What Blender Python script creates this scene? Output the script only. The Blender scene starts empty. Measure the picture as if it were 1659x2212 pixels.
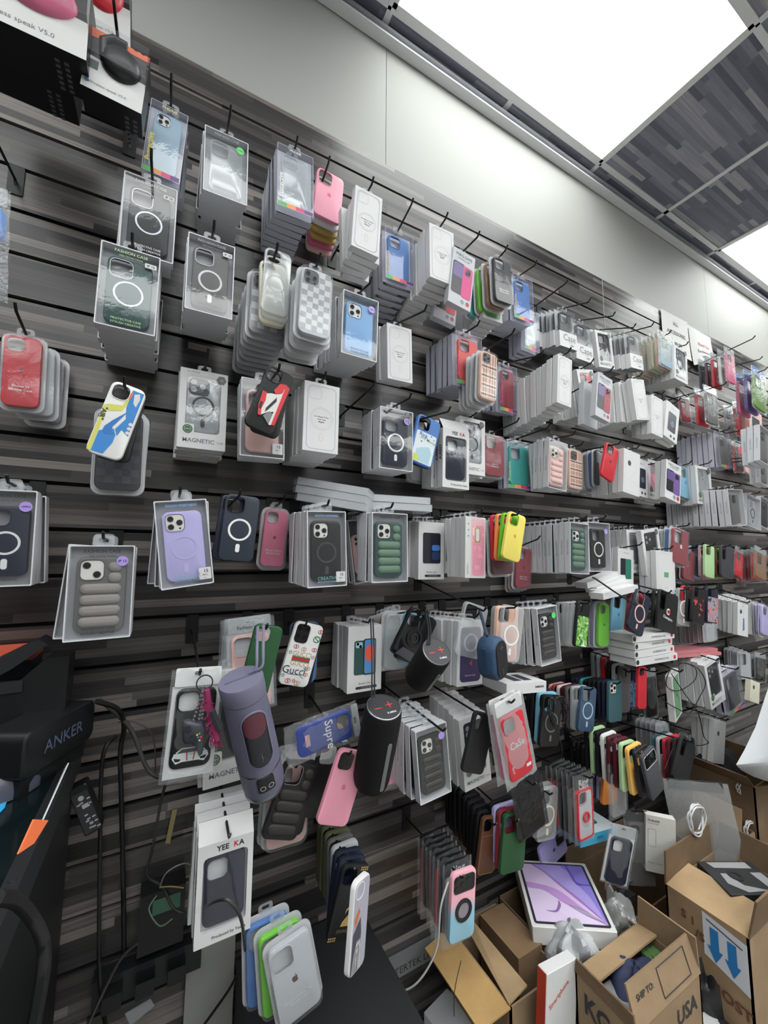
import bpy, bmesh, math, random
from mathutils import Vector, Matrix
random.seed(7)
C = bpy.context.scene.collection
PI = math.pi
# ------------------------------------------------------------------ camera model of the photograph (1659 x 2212)
F, YAW, PIT, ROL, D, CZ = 868.0, 0.496971, 0.104230, 0.0068788, 1.15, 1.45
_f = Vector((math.sin(YAW)*math.cos(PIT), math.cos(YAW)*math.cos(PIT), math.sin(PIT)))
_r0 = Vector((math.cos(YAW), -math.sin(YAW), 0)); _u0 = _r0.cross(_f)
_r = _r0*math.cos(ROL)+_u0*math.sin(ROL); _u = -_r0*math.sin(ROL)+_u0*math.cos(ROL)
CAM = Vector((0, -D, CZ))
def ray(x, y): return _r*((x-829.5)/F)-_u*((y-1106)/F)+_f
def P(x, y, d):
    v = ray(x, y); return CAM+v*((D-d)/v.y)
def Pz(x, y, z):
    v = ray(x, y); return CAM+v*((z-CZ)/v.z)
def proj(q):
    q = Vector(q)-CAM; k = q.dot(_f); return 829.5+F*q.dot(_r)/k, 1106-F*q.dot(_u)/k
cd = bpy.data.cameras.new('camera'); cam = bpy.data.objects.new('camera', cd); C.objects.link(cam)
cd.sensor_fit = 'HORIZONTAL'; cd.sensor_width = 36.0; cd.lens = F/1659*36; cd.clip_start = .02
cam.matrix_world = Matrix(((_r.x, _u.x, -_f.x, CAM.x), (_r.y, _u.y, -_f.y, CAM.y), (_r.z, _u.z, -_f.z, CAM.z), (0, 0, 0, 1)))
bpy.context.scene.camera = cam
vs = bpy.context.scene.view_settings
vs.view_transform = 'Standard'; vs.look = 'None'; vs.gamma = 1.0; vs.use_curve_mapping = False; vs.exposure = 0.5
bpy.context.scene.cycles.transparent_max_bounces = 32
# ------------------------------------------------------------------ materials
def lin(c): return tuple(((v/255)/12.92 if v/255 <= .04045 else ((v/255+.055)/1.055)**2.4) for v in c)
_M = {}
def mat(rgb, rough=.5, metal=0.0, spec=.5, bump=0.0, bscale=300.0):
    k = ('m', tuple(rgb), rough, metal, spec, bump, bscale)
    if k in _M: return _M[k]
    m = bpy.data.materials.new('paint_%d_%d_%d' % tuple(rgb)); m.use_nodes = True
    b = m.node_tree.nodes['Principled BSDF']
    b.inputs['Base Color'].default_value = (*lin(rgb), 1); b.inputs['Roughness'].default_value = rough
    b.inputs['Metallic'].default_value = metal; b.inputs['Specular IOR Level'].default_value = spec
    if bump:
        nt = m.node_tree; n = nt.nodes.new('ShaderNodeTexNoise'); n.inputs['Scale'].default_value = bscale
        n.inputs['Detail'].default_value = 3
        tc = nt.nodes.new('ShaderNodeTexCoord'); nt.links.new(tc.outputs['Object'], n.inputs['Vector'])
        bp = nt.nodes.new('ShaderNodeBump'); bp.inputs['Strength'].default_value = bump; bp.inputs['Distance'].default_value = .004
        nt.links.new(n.outputs['Fac'], bp.inputs['Height']); nt.links.new(bp.outputs['Normal'], b.inputs['Normal'])
    _M[k] = m; return m
def film(rgb=(235, 238, 242), haze=.10, gloss=.10, rough=.08, bump=0.0, bscale=26):
    """clear plastic: see-through sheet with a faint haze and a shiny surface"""
    k = ('f', tuple(rgb), haze, gloss, rough, bump, bscale)
    if k in _M: return _M[k]
    m = bpy.data.materials.new('clear_plastic'); m.use_nodes = True; nt = m.node_tree
    for n in list(nt.nodes): nt.nodes.remove(n)
    o = nt.nodes.new('ShaderNodeOutputMaterial'); t = nt.nodes.new('ShaderNodeBsdfTransparent')
    d = nt.nodes.new('ShaderNodeBsdfDiffuse'); g = nt.nodes.new('ShaderNodeBsdfGlossy')
    t.inputs['Color'].default_value = (*lin(tuple(min(255, int(v*.3+178)) for v in rgb)), 1)
    d.inputs['Color'].default_value = (*lin(rgb), 1); g.inputs['Roughness'].default_value = rough
    a = nt.nodes.new('ShaderNodeMixShader'); b = nt.nodes.new('ShaderNodeMixShader')
    a.inputs[0].default_value = haze
    nt.links.new(t.outputs[0], a.inputs[1]); nt.links.new(d.outputs[0], a.inputs[2])
    lw = nt.nodes.new('ShaderNodeLayerWeight'); lw.inputs['Blend'].default_value = .5
    pw = nt.nodes.new('ShaderNodeMath'); pw.operation = 'POWER'; pw.inputs[1].default_value = 5.0; nt.links.new(lw.outputs['Facing'], pw.inputs[0])
    mu = nt.nodes.new('ShaderNodeMath'); mu.operation = 'MULTIPLY_ADD'; mu.inputs[1].default_value = .85; mu.inputs[2].default_value = gloss
    nt.links.new(pw.outputs[0], mu.inputs[0]); nt.links.new(mu.outputs[0], b.inputs[0])
    nt.links.new(a.outputs[0], b.inputs[1]); nt.links.new(g.outputs[0], b.inputs[2]); nt.links.new(b.outputs[0], o.inputs[0])
    if bump:
        n = nt.nodes.new('ShaderNodeTexNoise'); n.inputs['Scale'].default_value = bscale; n.inputs['Detail'].default_value = 4
        n.inputs['Distortion'].default_value = 1.5
        tc = nt.nodes.new('ShaderNodeTexCoord'); nt.links.new(tc.outputs['Object'], n.inputs['Vector'])
        bp = nt.nodes.new('ShaderNodeBump'); bp.inputs['Strength'].default_value = bump; bp.inputs['Distance'].default_value = .02
        nt.links.new(n.outputs['Fac'], bp.inputs['Height']); nt.links.new(bp.outputs['Normal'], g.inputs['Normal'])
    _M[k] = m; return m
def emit(rgb, s):
    m = bpy.data.materials.new('lamp_glow'); m.use_nodes = True; nt = m.node_tree
    for n in list(nt.nodes): nt.nodes.remove(n)
    o = nt.nodes.new('ShaderNodeOutputMaterial'); e = nt.nodes.new('ShaderNodeEmission')
    e.inputs['Color'].default_value = (*lin(rgb), 1); e.inputs['Strength'].default_value = s
    nt.links.new(e.outputs[0], o.inputs[0]); return m
def N_(nt, t, **kw):
    n = nt.nodes.new(t)
    for k, v in kw.items(): setattr(n, k, v)
    return n
def laminate(name, axis_v, row, length, stops, rough=.4, swap=False):
    """butcher-block laminate: rows of random-length strips, each strip its own tone, fine grain along the strip"""
    m = bpy.data.materials.new(name); m.use_nodes = True; nt = m.node_tree; L = nt.links.new
    b = nt.nodes['Principled BSDF']; b.inputs['Roughness'].default_value = rough
    geo = N_(nt, 'ShaderNodeNewGeometry'); sp = N_(nt, 'ShaderNodeSeparateXYZ'); L(geo.outputs['Position'], sp.inputs[0])
    def mth(op, a, b2=None):
        n = N_(nt, 'ShaderNodeMath', operation=op)
        for i, v in enumerate((a, b2)):
            if v is None: continue
            if isinstance(v, (int, float)): n.inputs[i].default_value = v
            else: L(v, n.inputs[i])
        return n.outputs[0]
    x = sp.outputs['X']; v = sp.outputs[axis_v]
    r = mth('FLOOR', mth('DIVIDE', v, row))
    wn = N_(nt, 'ShaderNodeTexWhiteNoise', noise_dimensions='1D'); L(r, wn.inputs['W'])
    off = mth('MULTIPLY', wn.outputs['Value'], 7.3)
    ln = mth('MULTIPLY', mth('ADD', mth('MULTIPLY', wn.outputs['Value'], .8), .6), length)
    c = mth('FLOOR', mth('DIVIDE', mth('ADD', x, off), ln))
    cv = N_(nt, 'ShaderNodeCombineXYZ'); L(r, cv.inputs[0]); L(c, cv.inputs[1])
    w2 = N_(nt, 'ShaderNodeTexWhiteNoise', noise_dimensions='2D'); L(cv.outputs[0], w2.inputs['Vector'])
    gv = N_(nt, 'ShaderNodeCombineXYZ'); L(mth('MULTIPLY', x, 5.0), gv.inputs[0]); L(mth('MULTIPLY', v, 260.0), gv.inputs[1]); L(mth('MULTIPLY', w2.outputs['Value'], 30), gv.inputs[2])
    gn = N_(nt, 'ShaderNodeTexNoise'); gn.inputs['Scale'].default_value = 1.0; gn.inputs['Detail'].default_value = 4; L(gv.outputs[0], gn.inputs['Vector'])
    fac = mth('ADD', w2.outputs['Value'], mth('MULTIPLY', mth('SUBTRACT', gn.outputs['Fac'], .5), .55))
    cr = N_(nt, 'ShaderNodeValToRGB'); cr.color_ramp.interpolation = 'LINEAR'
    el = cr.color_ramp.elements
    while len(el) < len(stops): el.new(.5)
    for e, (p, col) in zip(el, stops): e.position = p; e.color = (*lin(col), 1)
    L(fac, cr.inputs[0]); L(cr.outputs[0], b.inputs['Base Color'])
    return m
def cardboard(rgb, seed=0):
    k = ('cb', rgb)
    if k in _M: return _M[k]
    m = bpy.data.materials.new('cardboard'); m.use_nodes = True; nt = m.node_tree; L = nt.links.new
    b = nt.nodes['Principled BSDF']; b.inputs['Roughness'].default_value = .85; b.inputs['Specular IOR Level'].default_value = .15
    tc = N_(nt, 'ShaderNodeTexCoord'); n = N_(nt, 'ShaderNodeTexNoise'); n.inputs['Scale'].default_value = 9; n.inputs['Detail'].default_value = 8
    L(tc.outputs['Object'], n.inputs['Vector'])
    n2 = N_(nt, 'ShaderNodeTexNoise'); n2.inputs['Scale'].default_value = 600; L(tc.outputs['Object'], n2.inputs['Vector'])
    mx = N_(nt, 'ShaderNodeMath', operation='ADD'); L(n.outputs['Fac'], mx.inputs[0])
    m2 = N_(nt, 'ShaderNodeMath', operation='MULTIPLY'); L(n2.outputs['Fac'], m2.inputs[0]); m2.inputs[1].default_value = .35
    L(m2.outputs[0], mx.inputs[1])
    cr = N_(nt, 'ShaderNodeValToRGB'); e = cr.color_ramp.elements
    e[0].position = .4; e[1].position = .95
    e[0].color = (*lin(tuple(int(v*.86) for v in rgb)), 1); e[1].color = (*lin(tuple(min(255, int(v*1.07)) for v in rgb)), 1)
    L(mx.outputs[0], cr.inputs[0]); L(cr.outputs[0], b.inputs['Base Color'])
    _M[k] = m; return m
def gradient(c1, c2, axis='Z', lo=-.1, hi=-.05, rough=.4):
    k = ('g', c1, c2, axis, lo, hi)
    if k in _M: return _M[k]
    m = bpy.data.materials.new('two_tone'); m.use_nodes = True; nt = m.node_tree; L = nt.links.new
    b = nt.nodes['Principled BSDF']; b.inputs['Roughness'].default_value = rough
    tc = N_(nt, 'ShaderNodeTexCoord'); sp = N_(nt, 'ShaderNodeSeparateXYZ'); L(tc.outputs['Object'], sp.inputs[0])
    mr = N_(nt, 'ShaderNodeMapRange'); mr.inputs['From Min'].default_value = lo; mr.inputs['From Max'].default_value = hi
    L(sp.outputs[axis], mr.inputs['Value'])
    cr = N_(nt, 'ShaderNodeValToRGB'); e = cr.color_ramp.elements; e[0].color = (*lin(c1), 1); e[1].color = (*lin(c2), 1)
    L(mr.outputs[0], cr.inputs[0]); L(cr.outputs[0], b.inputs['Base Color']); _M[k] = m; return m
def speckle(cols, scale=60, rough=.4):
    k = ('s', cols, scale)
    if k in _M: return _M[k]
    m = bpy.data.materials.new('speckled_print'); m.use_nodes = True; nt = m.node_tree; L = nt.links.new
    b = nt.nodes['Principled BSDF']; b.inputs['Roughness'].default_value = rough
    tc = N_(nt, 'ShaderNodeTexCoord'); n = N_(nt, 'ShaderNodeTexNoise'); n.inputs['Scale'].default_value = scale; n.inputs['Detail'].default_value = 3; n.inputs['Distortion'].default_value = 1.2
    L(tc.outputs['Object'], n.inputs['Vector']); cr = N_(nt, 'ShaderNodeValToRGB'); cr.color_ramp.interpolation = 'CONSTANT'
    el = cr.color_ramp.elements
    while len(el) < len(cols): el.new(.5)
    for i, (e, c) in enumerate(zip(el, cols)): e.position = 0 if i == 0 else .38+.24*(i-1)/max(1, len(cols)-2); e.color = (*lin(c), 1)
    L(n.outputs['Fac'], cr.inputs[0]); L(cr.outputs[0], b.inputs['Base Color']); _M[k] = m; return m
# ------------------------------------------------------------------ mesh builder
def rr(x0, x1, z0, z1, r, n=4):
    r = max(1e-5, min(r, abs(x1-x0)/2-1e-5, abs(z1-z0)/2-1e-5)); out = []
    for cx, cz, a in ((x1-r, z1-r, 0), (x0+r, z1-r, 90), (x0+r, z0+r, 180), (x1-r, z0+r, 270)):
        for i in range(n+1):
            t = math.radians(a+90*i/n); out.append((cx+r*math.cos(t), cz+r*math.sin(t)))
    return out
def circ(cx, cz, r, n=28, rz=None): return [(cx+r*math.cos(2*PI*i/n), cz+(rz or r)*math.sin(2*PI*i/n)) for i in range(n)]
_T = {}
def glyphs(s, bold=0.0):
    if (s, bold) not in _T:
        cu = bpy.data.curves.new('lettering', 'FONT'); cu.body = s; cu.size = 1; cu.offset = bold; cu.resolution_u = 2
        ob = bpy.data.objects.new('lettering', cu); C.objects.link(ob)
        dg = bpy.context.evaluated_depsgraph_get(); me = ob.evaluated_get(dg).to_mesh()
        vs_ = [(v.co.x, v.co.y) for v in me.vertices]; fs = [tuple(p.vertices) for p in me.polygons]
        ob.evaluated_get(dg).to_mesh_clear(); bpy.data.objects.remove(ob); bpy.data.curves.remove(cu)
        w = max([v[0] for v in vs_] or [1]); _T[(s, bold)] = (vs_, fs, w)
    return _T[(s, bold)]
APPLE = [(0, .30), (-.12, .36), (-.28, .36), (-.42, .25), (-.47, .05), (-.42, -.18), (-.30, -.40), (-.18, -.49), (-.08, -.47), (0, -.43), (.08, -.47), (.18, -.49), (.30, -.40), (.42, -.17), (.33, -.08), (.29, .04), (.31, .17), (.41, .26), (.28, .36), (.12, .36)]
LEAF = [(0, .38), (.02, .52), (.16, .66), (.17, .52), (.10, .42)]
class MB:
    def __init__(s): s.v = []; s.f = []; s.m = []; s.mats = []; s.sm = False
    def mi(s, m):
        if m not in s.mats: s.mats.append(m)
        return s.mats.index(m)
    def face(s, pts, m):
        i = len(s.v); s.v += [tuple(p) for p in pts]; s.f.append(tuple(range(i, i+len(pts)))); s.m.append(s.mi(m)); return s
    def box(s, x0, x1, y0, y1, z0, z1, m):
        i = len(s.v); s.v += [(x, y, z) for x in (x0, x1) for y in (y0, y1) for z in (z0, z1)]
        for q in ((0, 1, 3, 2), (4, 6, 7, 5), (0, 4, 5, 1), (2, 3, 7, 6), (0, 2, 6, 4), (1, 5, 7, 3)): s.f.append(tuple(i+a for a in q)); s.m.append(s.mi(m))
        return s
    def loops(s, L, m, cap0=False, cap1=False, wrap=False):
        """L: list of equal-length rings of 3-D points, skinned one to the next"""
        n = len(L[0]); i = len(s.v); k = s.mi(m)
        for l in L: s.v += [tuple(p) for p in l]
        q = len(L)
        for a in range(q if wrap else q-1):
            b = (a+1) % q
            for j in range(n):
                s.f.append((i+a*n+j, i+a*n+(j+1) % n, i+b*n+(j+1) % n, i+b*n+j)); s.m.append(k)
        if cap0: s.f.append(tuple(i+j for j in range(n))); s.m.append(k)
        if cap1: s.f.append(tuple(i+(q-1)*n+j for j in reversed(range(n)))); s.m.append(k)
        return s
    def prism(s, pts, y0, y1, m): return s.loops([[(x, y0, z) for x, z in pts], [(x, y1, z) for x, z in pts]], m, True, True)
    def ring(s, o, i, y0, y1, m):
        f = lambda p, y: [(x, y, z) for x, z in p]
        return s.loops([f(o, y0), f(o, y1), f(i, y1), f(i, y0)], m, wrap=True)
    def line(s, pts, w, y, m, closed=True):
        """a flat printed line of width w along pts"""
        n = len(pts)
        for a in range(n if closed else n-1):
            (x0, z0), (x1, z1) = pts[a], pts[(a+1) % n]; dx, dz = x1-x0, z1-z0; l = math.hypot(dx, dz) or 1
            px, pz = -dz/l*w/2, dx/l*w/2; ex, ez = dx/l*w/2, dz/l*w/2
            s.face([(x0-ex+px, y, z0-ez+pz), (x0-ex-px, y, z0-ez-pz), (x1+ex-px, y, z1+ez-pz), (x1+ex+px, y, z1+ez+pz)], m)
        return s
    def flat(s, pts, y, m): return s.face([(x, y, z) for x, z in pts], m)
    def text(s, t, cx, cz, size, y, m, rot=0.0, align='c', bold=0.0, fit=None, side=False, sq=1.0):
        vs_, fs, w = glyphs(t, bold); k = size
        if fit: k = fit/w
        ox = {'c': -w/2, 'l': 0, 'r': -w}[align]; ca, sa = math.cos(rot), math.sin(rot); i = len(s.v); mm = s.mi(m)
        for vx, vy in vs_:
            a, b = (vx+ox)*k*sq, (vy-.35)*k; X, Z = cx+a*ca-b*sa, cz+a*sa+b*ca
            s.v.append((y, X, Z) if side else (X, y, Z))
        for q in fs: s.f.append(tuple(i+a for a in q)); s.m.append(mm)
        return s
    def apple(s, cx, cz, k, y, m):
        s.flat([(cx+a*k, cz+b*k) for a, b in APPLE], y, m); s.flat([(cx+a*k, cz+b*k) for a, b in LEAF], y, m); return s
    def tube(s, pts, r, m, n=6, caps=True):
        pts = [Vector(p) for p in pts]; L = []; up = None
        for i, p in enumerate(pts):
            a = pts[max(0, i-1)]; b = pts[min(len(pts)-1, i+1)]; t = (b-a).normalized() if (b-a).length > 1e-9 else Vector((0, 0, 1))
            if up is None:
                up = Vector((0, 0, 1)) if abs(t.z) < .9 else Vector((1, 0, 0))
            u = (up-t*up.dot(t)); u = u.normalized() if u.length > 1e-6 else t.orthogonal().normalized(); up = u; w = t.cross(u)
            rr_ = r[i] if isinstance(r, (list, tuple)) else r
            L.append([p+(u*math.cos(2*PI*k/n)+w*math.sin(2*PI*k/n))*rr_ for k in range(n)])
        s.loops(L, m, caps, caps); return s
    def lathe(s, prof, m, n=32, cap0=True, cap1=True, sx=1.0, sy=1.0, base=(0, 0, 0)):
        bx, by, bz = base
        return s.loops([[(bx+r*math.cos(2*PI*k/n)*sx, by+r*math.sin(2*PI*k/n)*sy, bz+z) for k in range(n)] for r, z in prof], m, cap0, cap1)
    def mesh(s, name, smooth=None):
        me = bpy.data.meshes.new(name); me.from_pydata(s.v, [], s.f)
        for m in s.mats: me.materials.append(m)
        me.polygons.foreach_set('material_index', s.m)
        bm = bmesh.new(); bm.from_mesh(me); bmesh.ops.recalc_face_normals(bm, faces=bm.faces); bm.to_mesh(me); bm.free()
        if smooth:
            me.polygons.foreach_set('use_smooth', [True]*len(me.polygons)); me.set_sharp_from_angle(angle=math.radians(smooth))
        me.update(); return me
# ------------------------------------------------------------------ objects
def link(name, me, parent=None, label=None, cat=None, group=None, kind=None):
    o = bpy.data.objects.new(name, me); C.objects.link(o)
    if parent is not None: o.parent = parent
    if label: o['label'] = label
    if cat: o['category'] = cat
    if group: o['group'] = group
    if kind: o['kind'] = kind
    return o
def thing(name, label, cat, loc=(0, 0, 0), rot=(0, 0, 0), group=None, scale=1.0):
    o = link(name, None, None, label, cat, group); o.location = loc; o.rotation_euler = rot; o.scale = (scale,)*3; o.empty_display_size = .02; return o
def struct(name, me, **k): return link(name, me, kind='structure', label=k.get('label'))
def grow(root, spec):
    """spec: (part name, mesh, label or None, [sub-parts])"""
    for nm, me, lb, subs in spec:
        p = link(nm, me, root, lb)
        for sn, sme, sl in subs: link(sn, sme, p, sl)
# ------------------------------------------------------------------ colours
K = dict(white=(232, 232, 232), offwhite=(214, 212, 206), grey=(150, 150, 154), silver=(190, 192, 198), darkgrey=(62, 64, 70), black=(24, 24, 27), navy=(30, 36, 56),
         blue=(70, 120, 190), skyblue=(132, 178, 226), lightblue=(126, 186, 214), teal=(70, 178, 172), deepteal=(58, 96, 104), green=(38, 84, 50), darkgreen=(44, 78, 76), lime=(108, 200, 30),
         red=(204, 44, 58), coral=(236, 98, 88), wine=(150, 52, 66), pink=(240, 160, 182), rose=(216, 112, 146), blush=(226, 184, 178), peach=(236, 190, 170), lavender=(190, 182, 232), purple=(110, 84, 150),
         yellow=(240, 222, 108), gold=(196, 164, 92), orange=(244, 150, 72), amber=(244, 190, 100), tan=(150, 110, 78), brown=(96, 62, 46), olive=(92, 96, 70), cream=(222, 216, 196), clear=(200, 204, 208), maroon=(82, 28, 40), mint=(176, 210, 160), ice=(160, 186, 206), magenta=(206, 52, 128), smoke=(104, 102, 102))
SP = dict(silver='silver grey', darkgrey='dark grey', skyblue='sky blue', lightblue='light blue', deepteal='deep teal', darkgreen='dark green', wine='wine red', rose='rose pink', blush='blush pink', ice='pale blue', offwhite='off-white', smoke='smoky grey', mint='mint green', clear='clear')
def cname(c): return SP.get(c, c)
WHITE = mat((212, 212, 213), .45); CARD = mat((206, 206, 208), .5); SPINE = mat((208, 209, 213), .35); INK = mat((40, 40, 44), .6); GREYINK = mat((110, 112, 120), .6)
PANE = film(haze=.02, gloss=.05, rough=.03, bump=.02, bscale=11); BLISTER = film((236, 238, 242), haze=.045, gloss=.03, rough=.06, bump=.03, bscale=14); BAG = film(haze=.07, gloss=.05, rough=.14, bump=.5); TAB = film((226, 228, 232), haze=.2, gloss=.03, rough=.22)
MILK = film((222, 224, 228), haze=.55, gloss=.08); CLEARCASE = film((228, 232, 234), haze=.34, gloss=.06)
METAL = mat((150, 152, 158), .3, 1.0); BLACKMETAL = mat((22, 22, 24), .42, .0, .4); LENS = mat((14, 14, 18), .1); HOLO = mat((150, 205, 205), .3, .5); GREENST = mat((96, 214, 110), .4); ORANGE_ = mat((238, 110, 70), .5)
def tint(c, rough=.45):
    if c == 'clear': return CLEARCASE
    return mat(K[c] if isinstance(c, str) else c, rough)
_C = {}
def memo(fn):
    def g(*a, **k):
        key = (fn.__name__, a, tuple(sorted((x, tuple(y) if isinstance(y, list) else y) for x, y in k.items())))
        if key not in _C: _C[key] = fn(*a, **k)
        return _C[key]
    return g
# ------------------------------------------------------------------ a phone case: hollow shell with a camera opening, back of the case facing the room
def case_shell(mb, w, h, m, t=.0105, r=.013, hole=None, y=0.0, z=0.0, inner=True):
    b = .003
    L = []
    def ring_(i, yy, rad): return [(a, y+yy, z+c) for a, c in rr(-w/2+i, w/2-i, -h+i, -i, max(.001, rad))]
    def hole_(yy): return [(a, y+yy, z+c) for a, c in rr(*hole[:4], hole[4])]
    if hole: L += [hole_(.0022), hole_(0)]
    L += [ring_(b, 0, r-b), ring_(b*.3, b*.3, r-b*.3), ring_(0, b, r), ring_(0, t, r)]
    if inner: L += [ring_(.0018, t, r-.0018), ring_(.0018, .0022, r-.0018)]
    if hole and inner: mb.loops(L, m, wrap=True)
    elif hole: mb.loops(L[1:], m)
    else: mb.loops(L, m, True, inner)
    return mb
def camhole(w, k='sq'):
    s = .036*(w/.075)
    if k == 'sq': return (-w/2+.0055, -w/2+.0055+s, -.0055-s, -.0055, .010)
    if k == 'tall': return (-w/2+.006, -w/2+.006+s*.55, -.0065-s*1.05, -.0065, .008)
    if k == 'wide': return (-w/2+.007, w/2-.007, -.0075-s*1.05, -.0075, .009)
def quilt(w, h, m, n=6, y=0.0, z=0.0):
    mb = MB(); z0 = -.009; zz = (h-.018)/n
    for i in range(n):
        x0, x1 = -w/2+.007, w/2-.007
        if i < 2: x0 = -w/2+.0075+.040*(w/.076)
        c = z+z0-zz*(i+.5); hh = zz*.485; L = []
        for f, yy in ((1.0, 0), (.93, -.0016), (.75, -.0032), (.4, -.0042), (.05, -.0045)):
            e = hh*f; sh = hh-e
            L.append([(a, y+yy, q) for a, q in rr(x0+sh, x1-sh, c-e, c+e, e*.9, 3)])
        mb.loops(L, m, False, True)
    return mb.mesh('quilting', 50)
def lens_plate(hole, y, z, plate, n=3):
    mb = MB(); x0, x1, z0, z1, r = hole; s = x1-x0
    mb.prism([(a, z+c) for a, c in rr(x0+.001, x1-.001, z0+.001, z1-.001, r-.001)], y, y+.001, plate)
    cs = [(.28, .27), (.28, .73), (.73, .5)] if n == 3 else [(.27, .27), (.70, .72)]
    for u, v in cs:
        cx, cz = x0+s*u, z+z1-(z1-z0)*v
        mb.prism(circ(cx, cz, s*.165, 20), y-.0012, y, mat((40, 40, 44), .3)); mb.prism(circ(cx, cz, s*.12, 16), y-.0016, y-.0012, LENS)
    mb.prism(circ(x0+s*.74, z+z1-(z1-z0)*.83, s*.055, 10), y-.0008, y, LENS); return mb.mesh('camera_insert')
def ring_mesh(w, h, m, y, z, pill=True, seg=0, zc=None):
    mb = MB(); R = w*.335; c = z+(zc if zc is not None else -h*.53)
    mb.ring(circ(0, c, R, 40), circ(0, c, R*(.86 if m is METAL else .82), 40), y-.0007, y+.0004, m)
    if pill: mb.prism(rr(-.0045, .0045, c-R-.026, c-R-.007, .004), y-.0007, y+.0003, m)
    return mb.mesh('magnet_ring')
PHONE_H, PHONE_W = .150, .075
@memo
def case_spec(w, h, color, style='plain', cam='sq', lens='', ringc='silver', frame='', y=0.0, z=0.0, logo='', words='', art='', rough=.45, lite=False):
    """one phone_case part with its own sub-parts; returns (name, mesh, label, subs)"""
    hole = camhole(w, cam) if cam else None
    m = tint(color, rough) if not isinstance(color, tuple) or color[0] != 'grad' else gradient(color[1], color[2], lo=color[3], hi=color[4])
    mb = MB(); case_shell(mb, w, h, m, hole=None if lens == 'solid' else hole, y=y, z=z, inner=color != 'clear')
    e = y-.0004; subs = []
    if logo: mb.apple(0, z-h*.49, w*.16, e, mat(K.get(logo, (60, 50, 60)), .3))
    if words:
        for i, s in enumerate(words.split('|')): mb.text(s, 0, z-h*.72-i*.0075, .0072, e, WHITE, bold=.01)
    if art: ART[art](mb, w, h, y, z)
    me = mb.mesh('phone_case', 40)
    if not lite:
        if hole and cam:
            fm = tint(frame, .3) if frame and frame != 'metal' else m
            f = MB(); f.ring([(a, z+c) for a, c in rr(hole[0]-.0012, hole[1]+.0012, hole[2]-.0012, hole[3]+.0012, hole[4]+.0012)], [(a, z+c) for a, c in rr(*hole)], y-.0012, y+.001, METAL if frame == 'metal' else fm)
            subs.append(('camera_rim', f.mesh('camera_rim', 40), 'metal camera rim' if frame == 'metal' else None))
        if lens == 'd3': subs.append(('camera_insert', lens_plate(hole, y-.0006, z, mat((58, 58, 64), .3), 3), 'dark camera plate with three lenses'))
        if lens in ('2', '3'): subs.append(('camera_insert', lens_plate(hole, y+.0005, z, mat((226, 222, 216), .4), int(lens)), 'pale card insert printed with lenses'))
        if style == 'ring': subs.append(('magnet_ring', ring_mesh(w, h, METAL if ringc == 'metal' else tint(ringc, .4), y, z, ringc != 'metal'), cname(ringc)+' magnet ring'))
        if style == 'puffer': subs.append(('quilting', quilt(w, h, tint(PUFF.get(color, color), .55), y=y, z=z), 'padded quilted bands'))
        if style == 'finger': 
            q = MB(); q.ring(circ(0, z-h*.55, .015, 24), circ(0, z-h*.55, .0105, 24), y-.004, y, mat(K['red'], .35)); q.prism(circ(0, z-h*.55, .0105, 20), y-.002, y, mat((150, 142, 144), .3, .6)); subs.append(('finger_ring', q.mesh('finger_ring', 40), None))
    elif style == 'puffer': subs.append(('quilting', quilt(w, h, tint(PUFF.get(color, color), .55), y=y, z=z), None))
    return ('phone_case', me, None, subs)
PUFF = dict(darkgreen='greenq', black='smokeq', smoke='greyq', blush='blushq', green='greenq')
K.update(greenq=(96, 126, 106), smokeq=(48, 45, 44), greyq=(142, 136, 132), blushq=(232, 196, 190))
# printed artwork on cases -------------------------------------------------------
def art_sneaker_print(mb, w, h, y, z):
    e = y-.0005; B = mat((52, 128, 200), .5); Y = mat((206, 206, 92), .5)
    X = lambda a: -w/2+a*w; Z = lambda b: z-b*h
    mb.flat([(X(.04), Z(.97)), (X(.04), Z(.36)), (X(.14), Z(.33)), (X(.14), Z(.97))], e, Y)
    mb.flat([(X(.14), Z(.33)), (X(.5), Z(.29)), (X(.62), Z(.05)), (X(.70), Z(.05)), (X(.55), Z(.36)), (X(.2), Z(.42))], e, Y)
    mb.flat([(X(.16), Z(.97)), (X(.16), Z(.70)), (X(.52), Z(.62)), (X(.62), Z(.70)), (X(.62), Z(.80)), (X(.48), Z(.97))], e-.0002, B)
    mb.flat([(X(.62), Z(.05)), (X(.95), Z(.05)), (X(.95), Z(.66)), (X(.72), Z(.60)), (X(.66), Z(.70)), (X(.55), Z(.62)), (X(.72), Z(.45)), (X(.62), Z(.30))], e-.0002, B)
    mb.flat([(X(.70), Z(.35)), (X(.40), Z(.52)), (X(.26), Z(.62)), (X(.24), Z(.70)), (X(.36), Z(.72)), (X(.62), Z(.68)), (X(.50), Z(.66)), (X(.46), Z(.60)), (X(.56), Z(.50))], e-.0005, mat((44, 112, 186), .5))
    mb.flat([(X(.58), Z(.10)), (X(.66), Z(.09)), (X(.64), Z(.18)), (X(.57), Z(.18))], e-.0006, ORANGE_)
    mb.flat([(X(.70), Z(.10)), (X(.84), Z(.07)), (X(.90), Z(.14)), (X(.86), Z(.26)), (X(.76), Z(.22))], e-.0006, WHITE)
    for i in range(3): mb.flat(circ(X(.90), Z(.50+.06*i), .0035, 10), e-.0006, WHITE)
    mb.text('"AIR"', X(.095), Z(.47), .012, e-.0006, INK, rot=-PI/2, bold=.02)
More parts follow.
